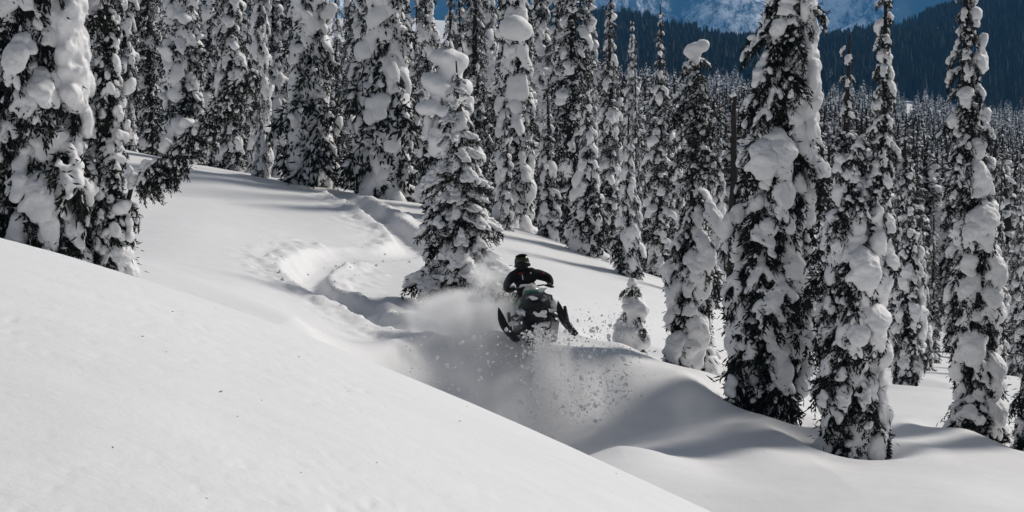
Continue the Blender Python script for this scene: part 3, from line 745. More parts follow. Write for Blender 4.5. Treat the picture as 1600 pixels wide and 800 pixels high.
def far_forest():
    rg = np.random.default_rng(77); pro = []
    for k in (4, 5, 7):
        tr, cr, sn, Hp = PR[k]; (v1, f1), (v2, f2), (v3, f3) = tris_of(tr), tris_of(cr), tris_of(sn)
        m2 = np.empty(len(cr.polygons), np.int32); cr.polygons.foreach_get('material_index', m2)
        pro.append(mesh_np('fir', np.vstack([v1, v2, v3]) * (6.5 / Hp) * [1.7, 1.7, 1], np.vstack([f1, f2 + len(v1), f3 + len(v1) + len(v2)]), [M_NEEDLE, M_NEEDLE, M_BARK, M_PILLOW], False, np.concatenate([np.full(len(f1), 2), m2, np.full(len(f3), 3)])))
    n = 0
    while n < 290:                                  # single firs, denser far out
        d = math.exp(rg.uniform(math.log(80), math.log(260))); px = rg.uniform(960, 1660)
        if d < 105 and px < 1180: continue
        x = (px - 800) / FPX * d; k = rg.uniform(.6, 1.1) * (1 + d / 900)
        o = link('distant_fir', pro[rg.integers(3)], None, (x, d, hz(x, d) - .2), (0, 0, rg.uniform(0, 6.28)), (k * rg.uniform(.9, 1.3), k * rg.uniform(.9, 1.3), k))
        tag(o, 'distant snow-dusted fir in the valley forest behind the right-hand trees', 'fir tree', 'distant firs in the valley forest'); n += 1
    def clear(xs, ds, k): return fbm(np.stack([xs / 90, ds / 130, xs * 0], 1), 3, 61) < k
    def mass(name, label, xs, ds, tiers, seg, snowy, h0, h1, rr):
        Vs, Fs, Ms, c = [], [], [], 0
        z = height(xs, ds, False)
        vars_ = [far_tree(500 + k, 1.0, rr, tiers, seg, snowy) for k in range(8)]
        for x, y, zz in zip(xs, ds, z):
            V, F, M = vars_[rg.integers(8)]; h = rg.uniform(h0, h1); w = rg.uniform(.8, 1.25) * h; a = rg.uniform(0, 6.28); ca, sa = math.cos(a), math.sin(a)
            Vs.append(np.stack([(V[:, 0] * ca - V[:, 1] * sa) * w + x, (V[:, 0] * sa + V[:, 1] * ca) * w + y, V[:, 2] * h + zz - .3], 1)); Fs.append(F + c); Ms.append(M); c += len(V)
        o = link(name, mesh_np(name, np.vstack(Vs), np.vstack(Fs), [M_FARDARK, M_FARSNOW], False, np.concatenate(Ms)))
        tag(o, label, 'forest', kind='stuff')
    n = 3400
    d = np.exp(rg.uniform(math.log(200), math.log(1050), n)); px = np.where(rg.uniform(0, 1, n) < .85, rg.uniform(930, 1680, n), rg.uniform(-100, 1700, n))
    xs = (px - 800) / FPX * d; V = np.stack([xs, d, height(xs, d, False) - .3], 1)
    me = bpy.data.meshes.new('valley_forest'); me.vertices.add(n); me.vertices.foreach_set('co', V.astype(np.float32).ravel())
    at_ = me.attributes.new('size', 'FLOAT', 'POINT'); at_.data.foreach_set('value', (rg.uniform(.7, 1.3, n) * (1 + d / 1600)).astype(np.float32))
    at_ = me.attributes.new('turn', 'FLOAT_VECTOR', 'POINT'); at_.data.foreach_set('vector', np.stack([np.zeros(n), np.zeros(n), rg.uniform(0, 6.28, n)], 1).astype(np.float32).ravel())
    at_ = me.attributes.new('pick', 'INT', 'POINT'); at_.data.foreach_set('value', rg.integers(0, 3, n).astype(np.int32))
    o = link('valley_forest', me); tag(o, 'snowy conifer forest filling the valley floor far behind the right-hand trees', 'forest', kind='stuff')
    ng = bpy.data.node_groups.new('scatter_firs', 'GeometryNodeTree')
    ng.interface.new_socket('Geometry', in_out='INPUT', socket_type='NodeSocketGeometry'); ng.interface.new_socket('Geometry', in_out='OUTPUT', socket_type='NodeSocketGeometry')
    gi, go = ng.nodes.new('NodeGroupInput'), ng.nodes.new('NodeGroupOutput'); ip = ng.nodes.new('GeometryNodeInstanceOnPoints'); jn = ng.nodes.new('GeometryNodeJoinGeometry')
    for k in range(2, -1, -1):
        src = bpy.data.objects.new('fir_source', pro[k]); oi = ng.nodes.new('GeometryNodeObjectInfo'); oi.inputs['Object'].default_value = src; oi.inputs['As Instance'].default_value = True
        ng.links.new(oi.outputs['Geometry'], jn.inputs[0])
    def attr(nm, ty):
        q = ng.nodes.new('GeometryNodeInputNamedAttribute'); q.data_type = ty; q.inputs['Name'].default_value = nm; return [x for x in q.outputs if x.enabled and x.name == 'Attribute'][0]
    ng.links.new(gi.outputs[0], ip.inputs['Points']); ng.links.new(jn.outputs[0], ip.inputs['Instance']); ip.inputs['Pick Instance'].default_value = True
    ng.links.new(attr('pick', 'INT'), ip.inputs['Instance Index']); ng.links.new(attr('size', 'FLOAT'), ip.inputs['Scale'])
    e2r = ng.nodes.new('FunctionNodeEulerToRotation'); ng.links.new(attr('turn', 'FLOAT_VECTOR'), e2r.inputs[0]); ng.links.new(e2r.outputs[0], ip.inputs['Rotation'])
    ng.links.new(ip.outputs[0], go.inputs[0]); o.modifiers.new('scatter', 'NODES').node_group = ng
    d = rg.uniform(1000, 1720, 15000); px = rg.uniform(850, 1690, 15000); ok = clear((px - 800) / FPX * d, d, .40); d, px = d[ok], px[ok]
    mass('ridge_forest', 'dark conifer forest covering the far ridge below the blue mountain', (px - 800) / FPX * d, d, 2, 6, 0, 6, 15, .17)
far_forest()

# ------------------------------------------------------------------ blue mountain far behind
def mountain():
    m, nt, b = nmat('mountain_face')
    g = N(nt, 'ShaderNodeNewGeometry'); t1 = N(nt, 'ShaderNodeTexNoise', Scale=.004, Detail=6.0, Roughness=.6); t2 = N(nt, 'ShaderNodeTexNoise', Scale=.045, Detail=5.0, Roughness=.75)
    mp = N(nt, 'ShaderNodeMapping'); mp.inputs['Scale'].default_value = (1, .35, .6); mp.inputs['Rotation'].default_value = (0, .6, 0)
    nt.links.new(g.outputs['Position'], mp.inputs['Vector']); nt.links.new(mp.outputs[0], t1.inputs['Vector']); nt.links.new(mp.outputs[0], t2.inputs['Vector'])
    ad = N(nt, 'ShaderNodeMath', operation='MULTIPLY_ADD'); ad.inputs[1].default_value = .7; nt.links.new(t2.outputs['Fac'], ad.inputs[0]); nt.links.new(t1.outputs['Fac'], ad.inputs[2])
    cr = N(nt, 'ShaderNodeValToRGB'); e = cr.color_ramp.elements; e[0].position = .84; e[0].color = (.02, .028, .03, 1); e[1].position = .98; e[1].color = (.75, .77, .80, 1)
    nt.links.new(ad.outputs[0], cr.inputs[0]); nt.links.new(cr.outputs[0], b.inputs['Base Color']); b.inputs['Roughness'].default_value = .9; b.inputs['Specular IOR Level'].default_value = .05
    xs = np.linspace(-2600, 2600, 260); ys = np.linspace(5200, 9200, 160)
    X, Y = np.meshgrid(xs, ys); x, y = X.ravel(), Y.ravel(); t = (y - 5200) / 4000
    p = np.stack([x, y, np.zeros_like(x)], 1)
    ridg = 1 - np.abs(fbm(p / 700, 5, 3)) * 2
    z = -190 + 900 * sstep(0, 1, t) ** 1.1 + (170 * ridg + 70 * (1 - 2 * np.abs(fbm(p / 200, 4, 9)))) * sstep(0, .15, t)
    i = np.arange(len(x)).reshape(X.shape); F = np.stack([i[:-1, :-1], i[:-1, 1:], i[1:, 1:], i[1:, :-1]], -1).reshape(-1, 4)
    o = link('mountain', mesh_np('mountain', np.stack([x, y, z], 1), F, m)); tag(o, 'blue hazy mountain with snow patches closing the view behind', kind='structure')
mountain()
def haze():
    bm = bmesh.new(); bmesh.ops.create_cube(bm, size=1.0); me = bpy.data.meshes.new('haze'); bm.to_mesh(me); bm.free()
    zlo, zhi = -420.0, 1150.0
    o = link('haze', me, None, (0, 4550, (zlo + zhi) / 2), None, (6200, 9400, zhi - zlo)); tag(o, 'thin blue winter haze over the valley', 'haze', kind='stuff')
    m = bpy.data.materials.new('haze_air'); m.use_nodes = True; nt = m.node_tree; nt.nodes.clear()
    out = nt.nodes.new('ShaderNodeOutputMaterial'); v = nt.nodes.new('ShaderNodeVolumePrincipled')
    v.inputs['Color'].default_value = (.14, .50, 1.0, 1); v.inputs['Density'].default_value = .00006; v.inputs['Anisotropy'].default_value = .2
    nt.links.new(v.outputs[0], out.inputs['Volume']); me.materials.append(m)
haze()

# ------------------------------------------------------------------ snowmobile in mid-jump
M_BLACK = plain('black_plastic', (.010, .010, .011), .5, .22, bscale=40)
M_RUBBER = plain('black_rubber', (.014, .014, .015), .6, .3, bscale=50, bump=.3)
M_GREEN = plain('green_panel', (.03, .15, .065), .3, .5, bscale=20)
M_STEEL = plain('dark_steel', (.10, .10, .11), .4, .5, .8, bscale=40)
M_SCREEN = plain('pale_screen', (.62, .62, .58), .25, .5, bscale=8)
M_CLOTH = plain('black_jacket_cloth', (.013, .013, .015), .85, .15, bscale=90, bump=.6)
M_RED = plain('red_print', (.35, .03, .03), .7, .2)
M_WHITE = plain('white_print', (.75, .75, .75), .7, .2)
M_LENS = plain('goggle_lens', (.035, .045, .022), .2, .4, .1)
M_LAMP = plain('lamp_glass', (.35, .36, .38), .1, .6)
def loft(rings, closed=True, caps=True):
    R = [np.asarray(r, float) for r in rings]; n = len(R[0]); V = np.vstack(R); F = []
    for i in range(len(R) - 1):
        for k in range(n if closed else n - 1):
            a, b = i*n + k, i*n + (k+1) % n; F.append((a, b, b + n, a + n))
    fs = [tuple(f) for f in F]
    if caps: fs += [tuple(range(n))[::-1], tuple((len(R)-1)*n + k for k in range(n))]
    return V, fs
def sec(y, zc, hw, hh, n=18, pw=2.6, xc=0):
    a = np.arange(n) / n * 2 * math.pi; c, s_ = np.cos(a), np.sin(a)
    return np.stack([xc + hw * np.sign(c) * np.abs(c) ** (2 / pw), np.full(n, y), zc + hh * np.sign(s_) * np.abs(s_) ** (2 / pw)], 1)
def pymesh(name, V, F, mat, smooth=True):
    me = bpy.data.meshes.new(name); me.from_pydata([tuple(v) for v in V], [], F); me.materials.append(mat)
    bm = bmesh.new(); bm.from_mesh(me); bmesh.ops.recalc_face_normals(bm, faces=bm.faces); bm.to_mesh(me); bm.free()
    me.polygons.foreach_set('use_smooth', np.full(len(me.polygons), smooth)); return me
def tube(pts, r, seg=8):
    pts = [Vector(p) for p in pts]; rings = []
    rr = r if hasattr(r, '__len__') else [r] * len(pts)
    for i, p in enumerate(pts):
        d = (pts[min(i+1, len(pts)-1)] - pts[max(i-1, 0)]).normalized()
        u = d.cross(Vector((0, 0, 1)) if abs(d.z) < .9 else Vector((1, 0, 0))).normalized(); v = d.cross(u)
        rings.append([tuple(p + (u * math.cos(a) + v * math.sin(a)) * rr[i]) for a in np.arange(seg) / seg * 6.2832])
    return loft(rings)
def boxv(c, s, taper=1.0):
    c, s = np.asarray(c, float), np.asarray(s, float) / 2
    V = [c + s * [x * (taper if z > 0 else 1), y * (taper if z > 0 else 1), z] for z in (-1, 1) for y in (-1, 1) for x in (-1, 1)]
    return np.array(V), [(0,2,3,1),(4,5,7,6),(0,1,5,4),(2,6,7,3),(0,4,6,2),(1,3,7,5)]
def bevel(me, w, seg=2):
    bm = bmesh.new(); bm.from_mesh(me); bmesh.ops.bevel(bm, geom=list(bm.edges), offset=w, segments=seg, affect='EDGES'); bm.to_mesh(me); bm.free(); return me
def snowmobile():
    root = link('snowmobile', None, None, at(838, 489, 37.6), (math.radians(-24), math.radians(-6), math.radians(4)), .94)
    tag(root, 'black and green snowmobile caught mid-jump with both skis off the snow', 'snowmobile')
    OFF = np.array([0, .30, -.42])                      # model origin sits at the cowl
    def part(name, VF, mat, parent=root, smooth=True, bv=0):
        me = pymesh(name, np.asarray(VF[0]) + (OFF if parent is root else 0), VF[1], mat, smooth)
        if bv: bevel(me, bv)
        return link(name, me, parent)
    hood = part('cowl', loft([sec(y, z, w, h) for y, z, w, h in ((-.98,.40,.05,.04),(-.93,.41,.11,.07),(-.82,.44,.18,.12),(-.64,.49,.24,.18),(-.42,.53,.28,.23),(-.14,.56,.30,.27),(.12,.56,.26,.25),(.32,.53,.18,.18))]), M_BLACK)
    hood.data.materials.append(M_BLACK)
    for sx in (-1, 1):
        a = np.array([-.62, -.40, -.12, .10]); ring = []
        for y, (w, z, h) in zip(a, ((.235, .54, .06), (.285, .60, .09), (.305, .64, .10), (.265, .63, .07))):
            ring.append([(sx * w, y, z - h), (sx * (w + .02), y, z - h * .3), (sx * (w - .02), y, z + h * .6), (sx * (w - .09), y, z + h * 1.25), (sx * (w - .12), y, z + h)])
        link('side_panel', pymesh('side_panel', np.vstack(ring) + OFF, loft(ring)[1], M_GREEN), hood)
        part('headlight', loft([sec(-.80, .535, .045, .02, 10, 2, sx * .10), sec(-.77, .545, .06, .03, 10, 2, sx * .11), sec(-.66, .57, .06, .03, 10, 2, sx * .11)]), M_LAMP)
    part('green_hood_top', loft([[(-.14, -.60, .64), (.14, -.60, .64), (.11, -.60, .69), (-.11, -.60, .69)], [(-.20, -.30, .74), (.20, -.30, .74), (.16, -.30, .83), (-.16, -.30, .83)], [(-.2, .02, .78), (.2, .02, .78), (.15, .02, .90), (-.15, .02, .90)]]), M_GREEN, bv=.012)
    # screen: a bent pale sheet
    ws = []
    for z, y, w in ((.80, -.22, .17), (.90, -.17, .16), (.97, -.11, .13), (1.02, -.06, .08)):
        ws.append([(w * t, y + .16 * t * t, z) for t in np.linspace(-1, 1, 9)] + [(w * t, y + .016 + .16 * t * t, z) for t in np.linspace(1, -1, 9)])
    part('windshield', loft(ws), M_SCREEN)
    part('belly_pan', loft([sec(-.80, .36, .14, .05), sec(-.6, .30, .24, .09), sec(-.2, .27, .26, .10), (sec(.2, .28, .22, .10))]), M_BLACK)
    part('front_bumper', tube([(-.26, -.72, .46), (-.24, -.95, .50), (-.12, -1.04, .52), (.12, -1.04, .52), (.24, -.95, .50), (.26, -.72, .46)], .016), M_STEEL)
    part('tunnel', boxv((0, .95, .43), (.44, 1.75, .16), .92), M_BLACK, smooth=False, bv=.02)
    part('seat', loft([sec(.38, .66, .10, .10), sec(.5, .68, .14, .13), sec(.9, .66, .15, .12), sec(1.25, .62, .16, .10), sec(1.32, .60, .13, .07)]), M_RUBBER)
    part('snow_flap', boxv((0, 1.86, .30), (.42, .02, .34)), M_RUBBER, smooth=False)
    for sx in (-1, 1): part('running_board', boxv((sx * .31, .72, .345), (.17, 1.35, .03)), M_STEEL, smooth=False, bv=.008)
    # track: belt round the skid with lugs
    path = []
    for k in range(9): a = math.radians(90 + 180 * k / 8); path.append((-.28 + .0 + .13 * math.cos(a) - .0, .20 + .13 * math.sin(a)))
    path = [(y, z) for y, z in path][::1]
    path += [(.0, .045), (.5, .035), (1.0, .035), (1.45, .05)]
    for k in range(9): a = math.radians(-90 + 180 * k / 8); path.append((1.62 + .14 * math.cos(a), .20 + .14 * math.sin(a)))
    path.append((.7, .335)); pth = np.array(path); nxt = np.roll(pth, -1, 0)
    rings = []
    cen = np.array([.65, .19])
    for (y, z) in list(path) + [path[0]]:
        o = unit(np.array([y, z]) - cen) * .018
        rings.append([(-.2, y, z), (.2, y, z), (.2, y + o[0], z + o[1]), (-.2, y + o[0], z + o[1])])
    trk = part('track', loft(rings, caps=False), M_RUBBER, smooth=False)
    seglen = np.linalg.norm(nxt - pth, axis=1); tot = seglen.sum(); cum = np.concatenate([[0], np.cumsum(seglen)])
    lug = None
    for q in np.arange(0, tot, .085):
        i = int(np.searchsorted(cum, q, 'right') - 1); f = (q - cum[i]) / seglen[i]; p = pth[i] * (1 - f) + nxt[i] * f
        t = unit(nxt[i] - pth[i]); nrm = np.array([t[1], -t[0]]);  nrm = nrm if nrm @ (p - cen) > 0 else -nrm
        if lug is None:
            lug = pymesh('lug', *boxv((0, 0, .03), (.36, .018, .06), .8), M_RUBBER, False)
        c = p + nrm * .012
        link('lug', lug, trk, (OFF[0], c[0] + OFF[1], c[1] + OFF[2]), (math.atan2(-nrm[0], nrm[1]), 0, 0))
    # steering
    part('steering_post', tube([(0, -.05, .80), (0, .16, 1.02)], .025), M_BLACK)
    hb = part('handlebar', tube([(-.38, .30, 1.02), (-.22, .22, 1.05), (-.1, .17, 1.03), (.1, .17, 1.03), (.22, .22, 1.05), (.38, .30, 1.02)], .014), M_STEEL)
    for sx in (-1, 1): link('grip', pymesh('grip', *[np.asarray(tube([(sx * .25, .235, 1.046), (sx * .39, .305, 1.019)], .021)[0]) + OFF, tube([(0, 0, 0), (1, 0, 0)], .02)[1]], M_RUBBER), hb)
    # front suspension and skis
    for sx in (-1, 1):
        for y0, z0, z1 in ((-.62, .34, .20), (-.40, .34, .20), (-.55, .46, .32)):
            part('suspension_arm', tube([(sx * .16, y0, z0), (sx * .45, -.52, z1)], .017), M_STEEL)
        part('shock_absorber', tube([(sx * .20, -.45, .62), (sx * .25, -.46, .50), (sx * .26, -.465, .49), (sx * .43, -.50, .24)], [.016, .016, .038, .034]), M_STEEL)
        part('spindle', tube([(sx * .47, -.50, .42), (sx * .48, -.52, .08)], [.028, .035]), M_BLACK)
        S = []
        for y, z, w in ((-.66, .30, .012), (-.62, .25, .04), (-.54, .15, .07), (-.42, .06, .084), (-.25, .012, .088), (.1, 0, .085), (.42, 0, .08), (.46, .01, .07)):
            S.append([(-w, y, z + .012), (-w * .45, y, z - .004), (-w * .2, y, z - .028), (w * .2, y, z - .028), (w * .45, y, z - .004), (w, y, z + .012), (w * .8, y, z + .03), (w * .25, y, z + .045), (-w * .25, y, z + .045), (-w * .8, y, z + .03)])
        sk = link('ski', pymesh('ski', *loft(S), M_BLACK), root, tuple(np.array([sx * .49, -.52, .04]) + OFF), (math.radians(-6), math.radians(0), math.radians(-18)), .84)
        link('ski_loop', pymesh('ski_loop', *tube([(0, -.60, .24), (0, -.56, .30), (0, -.44, .26), (0, -.36, .10)], .012, 6), M_BLACK), sk)
        link('carbide_runner', pymesh('carbide_runner', *boxv((0, -.02, -.034), (.012, .5, .014)), M_STEEL, False), sk)
    # packed snow clinging to nose, arms and boards
    rg = np.random.default_rng(3)
    def pack(c, r, seed): link('packed_snow', lumps('packed_snow', pile(np.array(c) + OFF, r, seed, 8), .02, .025, .07, seed), root)
    for i, (c, r) in enumerate((((-.24, -.56, .40), (.14, .10, .12)), ((.22, -.58, .42), (.13, .1, .10)), ((.02, -.72, .28), (.20, .10, .08)), ((-.05, -.93, .50), (.10, .05, .07)), ((.12, -.80, .66), (.08, .06, .05)), ((.05, -.40, .16), (.26, .14, .10)), ((-.38, -.48, .30), (.09, .09, .08)), ((.38, -.48, .33), (.10, .08, .09)), ((.10, -.12, .12), (.2, .2, .14)), ((-.14, -.28, .92), (.14, .05, .035)), ((.24, -.74, .50), (.06, .06, .08)), ((-.30, -.3, .45), (.06, .12, .12)), ((.0, -.62, .34), (.30, .10, .07)), ((-.40, -.56, .22), (.12, .08, .06)), ((.41, -.56, .22), (.12, .08, .06)), ((.30, -.52, .52), (.07, .07, .10)), ((-.12, -.70, .60), (.07, .05, .04)), ((.0, .0, .08), (.24, .3, .12)))): pack(c, r, 40 + i)
    return root, OFF
SLED, SOFF = snowmobile()

# ------------------------------------------------------------------ rider
def skin(name, joints, edges, mat, sub=2, root=0):
    me = bpy.data.meshes.new(name); me.from_pydata([j[0] for j in joints], edges, [])
    o = link('tmp', me); md = o.modifiers.new('s', 'SKIN'); md.use_smooth_shade = True
    for i, j in enumerate(joints):
        r = j[1]; me.skin_vertices[0].data[i].radius = r if hasattr(r, '__len__') else (r, r)
        me.skin_vertices[0].data[i].use_root = (i == root)
    sb_ = o.modifiers.new('sub', 'SUBSURF'); sb_.levels = sub; sb_.render_levels = sub
    out = evaluated(o); out.name = name; out.materials.clear(); out.materials.append(mat)
    out.polygons.foreach_set('use_smooth', np.full(len(out.polygons), True)); return out
def rider():
    root = link('person', None, None, SLED.location, SLED.rotation_euler, .94)
    tag(root, 'rider in black jacket, trousers and helmet crouched over the handlebar', 'person')
    D = SOFF
    def v(x, y, z): return (x + D[0], y + D[1], z + D[2])
    J = [(v(-.02, .66, .92), (.17, .14)),                                  # 0 pelvis
         (v(-.04, .56, 1.06), (.175, .14)), (v(-.06, .44, 1.20), (.20, .15)), (v(-.08, .34, 1.30), (.165, .125)), (v(-.09, .26, 1.38), (.075, .075)), (v(-.095, .22, 1.44), (.07, .07)),
         (v(-.29, .35, 1.285), (.10, .10)), (v(-.41, .36, 1.17), (.075, .075)), (v(-.40, .32, 1.06), (.062, .062)), (v(-.345, .29, 1.045), (.05, .05)),
         (v(.13, .35, 1.30), (.10, .10)), (v(.34, .42, 1.22), (.085, .085)), (v(.36, .36, 1.12), (.065, .065)), (v(.335, .29, 1.055), (.05, .05)),
         (v(-.14, .62, .88), (.115, .115)), (v(-.25, .26, .80), (.085, .085)), (v(-.30, .44, .48), (.065, .065)), (v(-.31, .42, .40), (.06, .055)), (v(-.31, .24, .385), (.05, .04)),
         (v(.12, .62, .88), (.115, .115)), (v(.26, .28, .80), (.085, .085)), (v(.30, .44, .48), (.065, .065)), (v(.31, .42, .40), (.06, .055)), (v(.31, .24, .385), (.05, .04))]
    E = [(0,1),(1,2),(2,3),(3,4),(4,5),(3,6),(6,7),(7,8),(8,9),(3,10),(10,11),(11,12),(12,13),(0,14),(14,15),(15,16),(16,17),(17,18),(0,19),(19,20),(20,21),(21,22),(22,23)]
    link('body', skin('body', J, E, M_CLOTH), root)
    hc = np.array(v(-.10, .15, 1.47))
    # helmet: shell, chin bar, peak
    V, F = ICO2 if False else _ico(3)
    v0 = V * [.128, .150, .140]
    front = np.clip(-V[:, 1], 0, 1) * (V[:, 2] < .15); v0[:, 1] -= .035 * front * (V[:, 2] < -.1); v0[:, 2] -= .02 * front
    link('helmet', mesh_np('helmet', v0 + hc, F, M_BLACK), root)
    hel = root.children[-1]
    link('chin_bar', pymesh('chin_bar', *tube([hc + [-.115, -.03, -.07], hc + [-.09, -.15, -.085], hc + [0, -.20, -.085], hc + [.09, -.15, -.085], hc + [.115, -.03, -.07]], [.03, .036, .038, .036, .03]), M_BLACK), hel)
    pk = [[tuple(hc + [x * w, y, z + .03 * (1 - x * x)]) for x in np.linspace(-1, 1, 7)] + [tuple(hc + [x * w, y, z - .012 + .03 * (1 - x * x)]) for x in np.linspace(1, -1, 7)] for y, z, w in ((-.06, .095, .105), (-.14, .078, .10), (-.20, .045, .085))]
    link('peak', pymesh('peak', *loft(pk), M_BLACK), hel)
    gg = [[tuple(hc + np.array([math.sin(a) * .128, -math.cos(a) * .155 - o, z])) for a in np.linspace(-1.0, 1.0, 9)] for z, o in ((-.045, .006), (-.03, .018), (.03, .02), (.05, .008))]
    link('goggles', pymesh('goggles', *loft(gg, closed=False, caps=False), M_LENS), hel)
    sol = root.children[-1]
    # gloves with five fingers closed on the grips
    for sx in (-1, 1):
        g0 = np.array(v(sx * .32, .268, 1.034)); ax = unit(np.array([sx * .14, .07, -.027]))
        J = [(tuple(g0 + [0, .055, .02]), (.036, .03)), (tuple(g0 + [0, .02, .034]), (.044, .026))]; Eg = [(0, 1)]
        for k in range(4):
            b = g0 + ax * (-.034 + .023 * k); n = len(J); l = [.95, 1.05, 1.0, .85][k]
            J += [(tuple(b + [0, -.012, .036]), .0125), (tuple(b + [0, -.040 * l, .018]), .0115), (tuple(b + [0, -.036 * l, -.018]), .0105), (tuple(b + [0, -.006, -.034]), .0095)]
            Eg += [(1, n), (n, n+1), (n+1, n+2), (n+2, n+3)]
        n = len(J); J += [(tuple(g0 - ax * .05 + [0, .02, .005]), .014), (tuple(g0 - ax * .055 + [0, -.012, -.018]), .012), (tuple(g0 - ax * .045 + [0, -.032, -.026]), .010)]; Eg += [(0, n), (n, n+1), (n+1, n+2)]
        link('glove', skin('glove', J, Eg, M_RUBBER, 1), root)
    # chest print: red patch over a white zip strip, plus shoulder dot
    for nm, c, s_, m in (('red_patch', (-.135, .205, 1.29), (.075, .012, .022), M_RED), ('white_strip', (-.115, .225, 1.225), (.016, .012, .09), M_WHITE), ('chest_badge', (.03, .205, 1.28), (.022, .012, .022), M_WHITE), ('sleeve_mark', (.25, .29, 1.28), (.03, .012, .03), M_RED)):
        link(nm, bevel(pymesh(nm, *boxv(v(*c), s_), m, False), .004, 1), root)
    for sx in (-1, 1):
        B = [sec(y, z, w, h, 12, 2.4, sx * .31) for y, z, w, h in ((.52, .42, .045, .05), (.46, .45, .06, .08), (.38, .43, .06, .07), (.26, .41, .055, .045), (.17, .395, .04, .03))]
        Vb, Fb = loft(B); link('boot', pymesh('boot', Vb + D, Fb, M_RUBBER), root)
rider()

# ------------------------------------------------------------------ powder thrown up by the sled
def powder(name, label, c, r, dens, seed, scale=1.6, lo=.42, aniso=.38, tilt=(0, 0, 0), power=1.0):
    V, F = _ico(3); me = mesh_np(name, V, F, [])
    o = link(name, me, None, c, tilt, r); tag(o, label, 'powder snow', kind='stuff')
    m = bpy.data.materials.new(name); m.use_nodes = True; nt = m.node_tree; nt.nodes.clear()
    out = nt.nodes.new('ShaderNodeOutputMaterial'); pv = nt.nodes.new('ShaderNodeVolumePrincipled')
    pv.inputs['Color'].default_value = (.998, .998, .999, 1); pv.inputs['Anisotropy'].default_value = aniso
    tc = N(nt, 'ShaderNodeTexCoord'); ln = N(nt, 'ShaderNodeVectorMath', operation='LENGTH'); nt.links.new(tc.outputs['Object'], ln.inputs[0])
    gp = N(nt, 'ShaderNodeNewGeometry'); nz = N(nt, 'ShaderNodeTexNoise', Scale=scale, Detail=5.0, Roughness=.6, Distortion=.6)
    ofs = N(nt, 'ShaderNodeVectorMath', operation='ADD'); ofs.inputs[1].default_value = (seed * 3.7, seed * 1.3, 0)
    nt.links.new(gp.outputs['Position'], ofs.inputs[0]); nt.links.new(ofs.outputs[0], nz.inputs['Vector'])
    fall = N(nt, 'ShaderNodeMapRange', interpolation_type='SMOOTHSTEP'); fall.inputs['From Min'].default_value = 1.0; fall.inputs['From Max'].default_value = .15
    nt.links.new(ln.outputs['Value'], fall.inputs['Value'])
    nr = N(nt, 'ShaderNodeMapRange'); nr.inputs['From Min'].default_value = lo; nr.inputs['From Max'].default_value = .72
    nt.links.new(nz.outputs['Fac'], nr.inputs['Value'])
    mu = N(nt, 'ShaderNodeMath', operation='MULTIPLY'); nt.links.new(fall.outputs[0], mu.inputs[0]); nt.links.new(nr.outputs[0], mu.inputs[1])
    m2 = N(nt, 'ShaderNodeMath', operation='MULTIPLY'); m2.inputs[1].default_value = dens; nt.links.new(mu.outputs[0], m2.inputs[0])
    nt.links.new(m2.outputs[0], pv.inputs['Density']); nt.links.new(pv.outputs[0], out.inputs['Volume']); me.materials.append(m)
    return o
powder('powder_cloud', 'soft cloud of powder hanging between the tiered young fir and the sled', at(725, 492, 37.6), (1.15, .8, .48), 24.0, 1, lo=.38)
powder('powder_cloud', 'thin powder drifting up over the foot of the tiered young fir', at(768, 440, 38.6), (.45, .6, .75), 10.0, 2)
powder('powder_veil', 'faint veil of powder sinking into the shaded hollow under the sled', at(740, 590, 36.0), (1.2, .7, .6), 1.0, 3)
powder('snow_spray', 'dense bright plume of snow falling straight below the sled', at(868, 600, 35.8), (.32, .22, .98), 15.0, 4, 3.2, lo=.36, tilt=(0, .10, 0))
powder('snow_spray', 'loose spray of snow fanning out right of the airborne sled', at(912, 612, 35.9), (.62, .35, .78), 4.0, 5, 3.0, lo=.40)
powder('snow_spray', 'low burst of powder where the plume meets the slope', at(890, 672, 35.5), (.62, .3, .34), 9.0, 7, 3.0, lo=.38)
powder('blown_snow', 'thin wisp of blown snow over the hollow left of the tallest fir', at(1070, 640, 35.0), (.9, .5, .55), 1.6, 6, 1.4)
def clods():
    rg = np.random.default_rng(15); Vs, Fs, n = [], [], 0
    for k in range(2600):
        u = rg.uniform(); px = 800 + 190 * u ** .8 + rg.normal(0, 14); py = 520 + 150 * rg.uniform() ** .9 - 40 * u + rg.normal(0, 10)
        if k % 9 == 0: px, py = rg.uniform(640, 800), rg.uniform(520, 620)
        if k % 7 == 0: px, py = rg.uniform(815, 875), rg.uniform(515, 560)
        r = min(.032, .005 * math.exp(rg.exponential(.5)))
        v = ICO1[0] * r * rg.uniform(.6, 1.3, 3); v = v * (1 + .35 * rg.uniform(-1, 1, (len(v), 1))) + np.array(at(px, py, rg.uniform(35.3, 36.8)))
        Vs.append(v); Fs.append(ICO1[1] + n); n += len(v)
    o = link('flying_snow_clods', mesh_np('flying_snow_clods', np.vstack(Vs), np.vstack(Fs), M_PILLOW)); tag(o, 'scatter of small snow clods flung into the air around the skis', 'snow clods', kind='stuff')
clods()

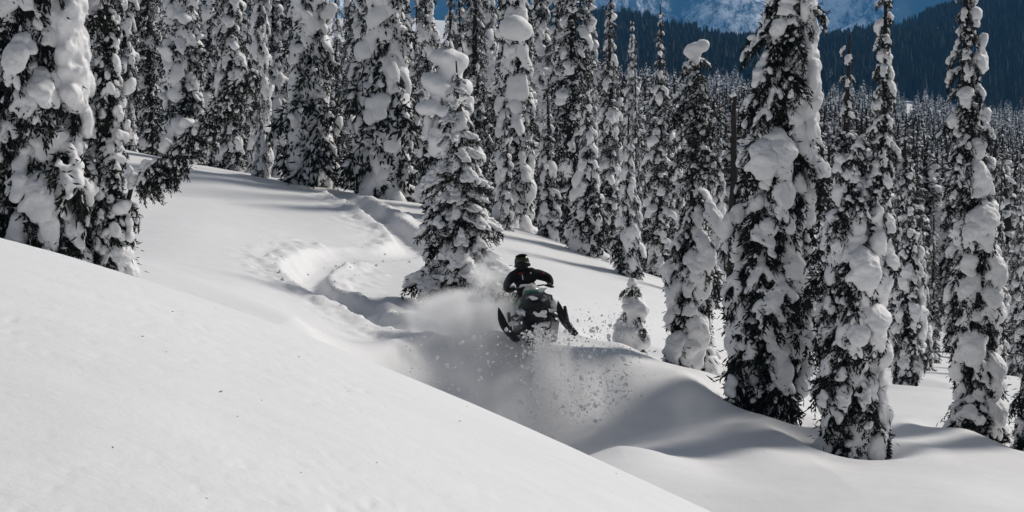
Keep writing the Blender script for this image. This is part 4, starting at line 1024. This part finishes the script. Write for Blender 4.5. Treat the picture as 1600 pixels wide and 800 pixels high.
def grains():
    """fine grains of the falling plume: thick along its left edge, thinning to the right"""
    rg = np.random.default_rng(19); n = 16000
    O = np.array([(1,0,0),(-1,0,0),(0,1,0),(0,-1,0),(0,0,1),(0,0,-1)], float); T = np.array([(0,2,4),(2,1,4),(1,3,4),(3,0,4),(2,0,5),(1,2,5),(3,1,5),(0,3,5)])
    t = rg.uniform(0, 1, n) ** .8; lat = rg.exponential(.30, n) * (.25 + .9 * t)
    px = 836 + 12 * t + 105 * lat + 10 * rg.normal(0, 1, n) * (.3 + t); py = 525 + 160 * t - 30 * lat * (1 - t) + 9 * rg.normal(0, 1, n)
    d = 35.9 + rg.normal(0, .28, n); P = np.array([at(a, b, c) for a, b, c in zip(px, py, d)])
    r = .0035 * np.exp(rg.exponential(.32, n)); r = np.minimum(r, .02)
    V = (P[:, None] + O[None] * (r[:, None, None] * rg.uniform(.6, 1.3, (n, 6, 1)))).reshape(-1, 3); F = (np.arange(n)[:, None, None] * 6 + T[None]).reshape(-1, 3)
    tag(link('flying_snow_grains', mesh_np('flying_snow_grains', V, F, M_PILLOW, False)), 'curtain of fine snow grains falling through the plume under the sled', 'snow grains', kind='stuff')
grains()
def crumbs():
    """broken blocks of snow lying along the churned edges of the sled track"""
    rg = np.random.default_rng(29); Vs, Fs, n = [], [], 0
    i = rg.integers(45, 235, 900); c = TRACK[i]; off = rg.normal(0, 1, 900); side = np.sign(off) * (.42 + .24 * np.abs(off)); a = rg.uniform(0, 6.28, 900)
    x = c[:, 0] + np.cos(a) * np.abs(side); y = c[:, 1] + np.sin(a) * np.abs(side) * 1.6; z = height(x, y)
    for k in range(200):
        r = min(.032, .008 * math.exp(rg.exponential(.5))); v = ICO1[0] * r * rg.uniform(.7, 1.3, 3); v = v * (1 + .3 * rg.uniform(-1, 1, (len(v), 1))) + [x[k], y[k], z[k]]
        Vs.append(v); Fs.append(ICO1[1] + n); n += len(v)
    tag(link('snow_crumbs', mesh_np('snow_crumbs', np.vstack(Vs), np.vstack(Fs), M_PILLOW, False)), 'broken crumbs of snow lying along the churned edges of the track', 'snow crumbs', kind='stuff')
crumbs()

def litter():
    rg = np.random.default_rng(8); n = 24
    x = rg.uniform(-.20, .10, n); y = rg.uniform(7.5, 15.5, n); x = x * y
    B = np.stack([x, y, height(x, y) + .002], 1); a = rg.uniform(0, 6.28, n)
    V, F = spindles(B, np.stack([np.cos(a), np.sin(a), rg.uniform(-.05, .12, n)], 1), rg.uniform(.008, .03, n), rg.uniform(.0015, .004, n))
    tag(link('fallen_needles', mesh_np('fallen_needles', V, F, M_BARK, False)), 'scattered dark needles and bark flecks on the foreground snow', 'needles', kind='stuff')
litter()
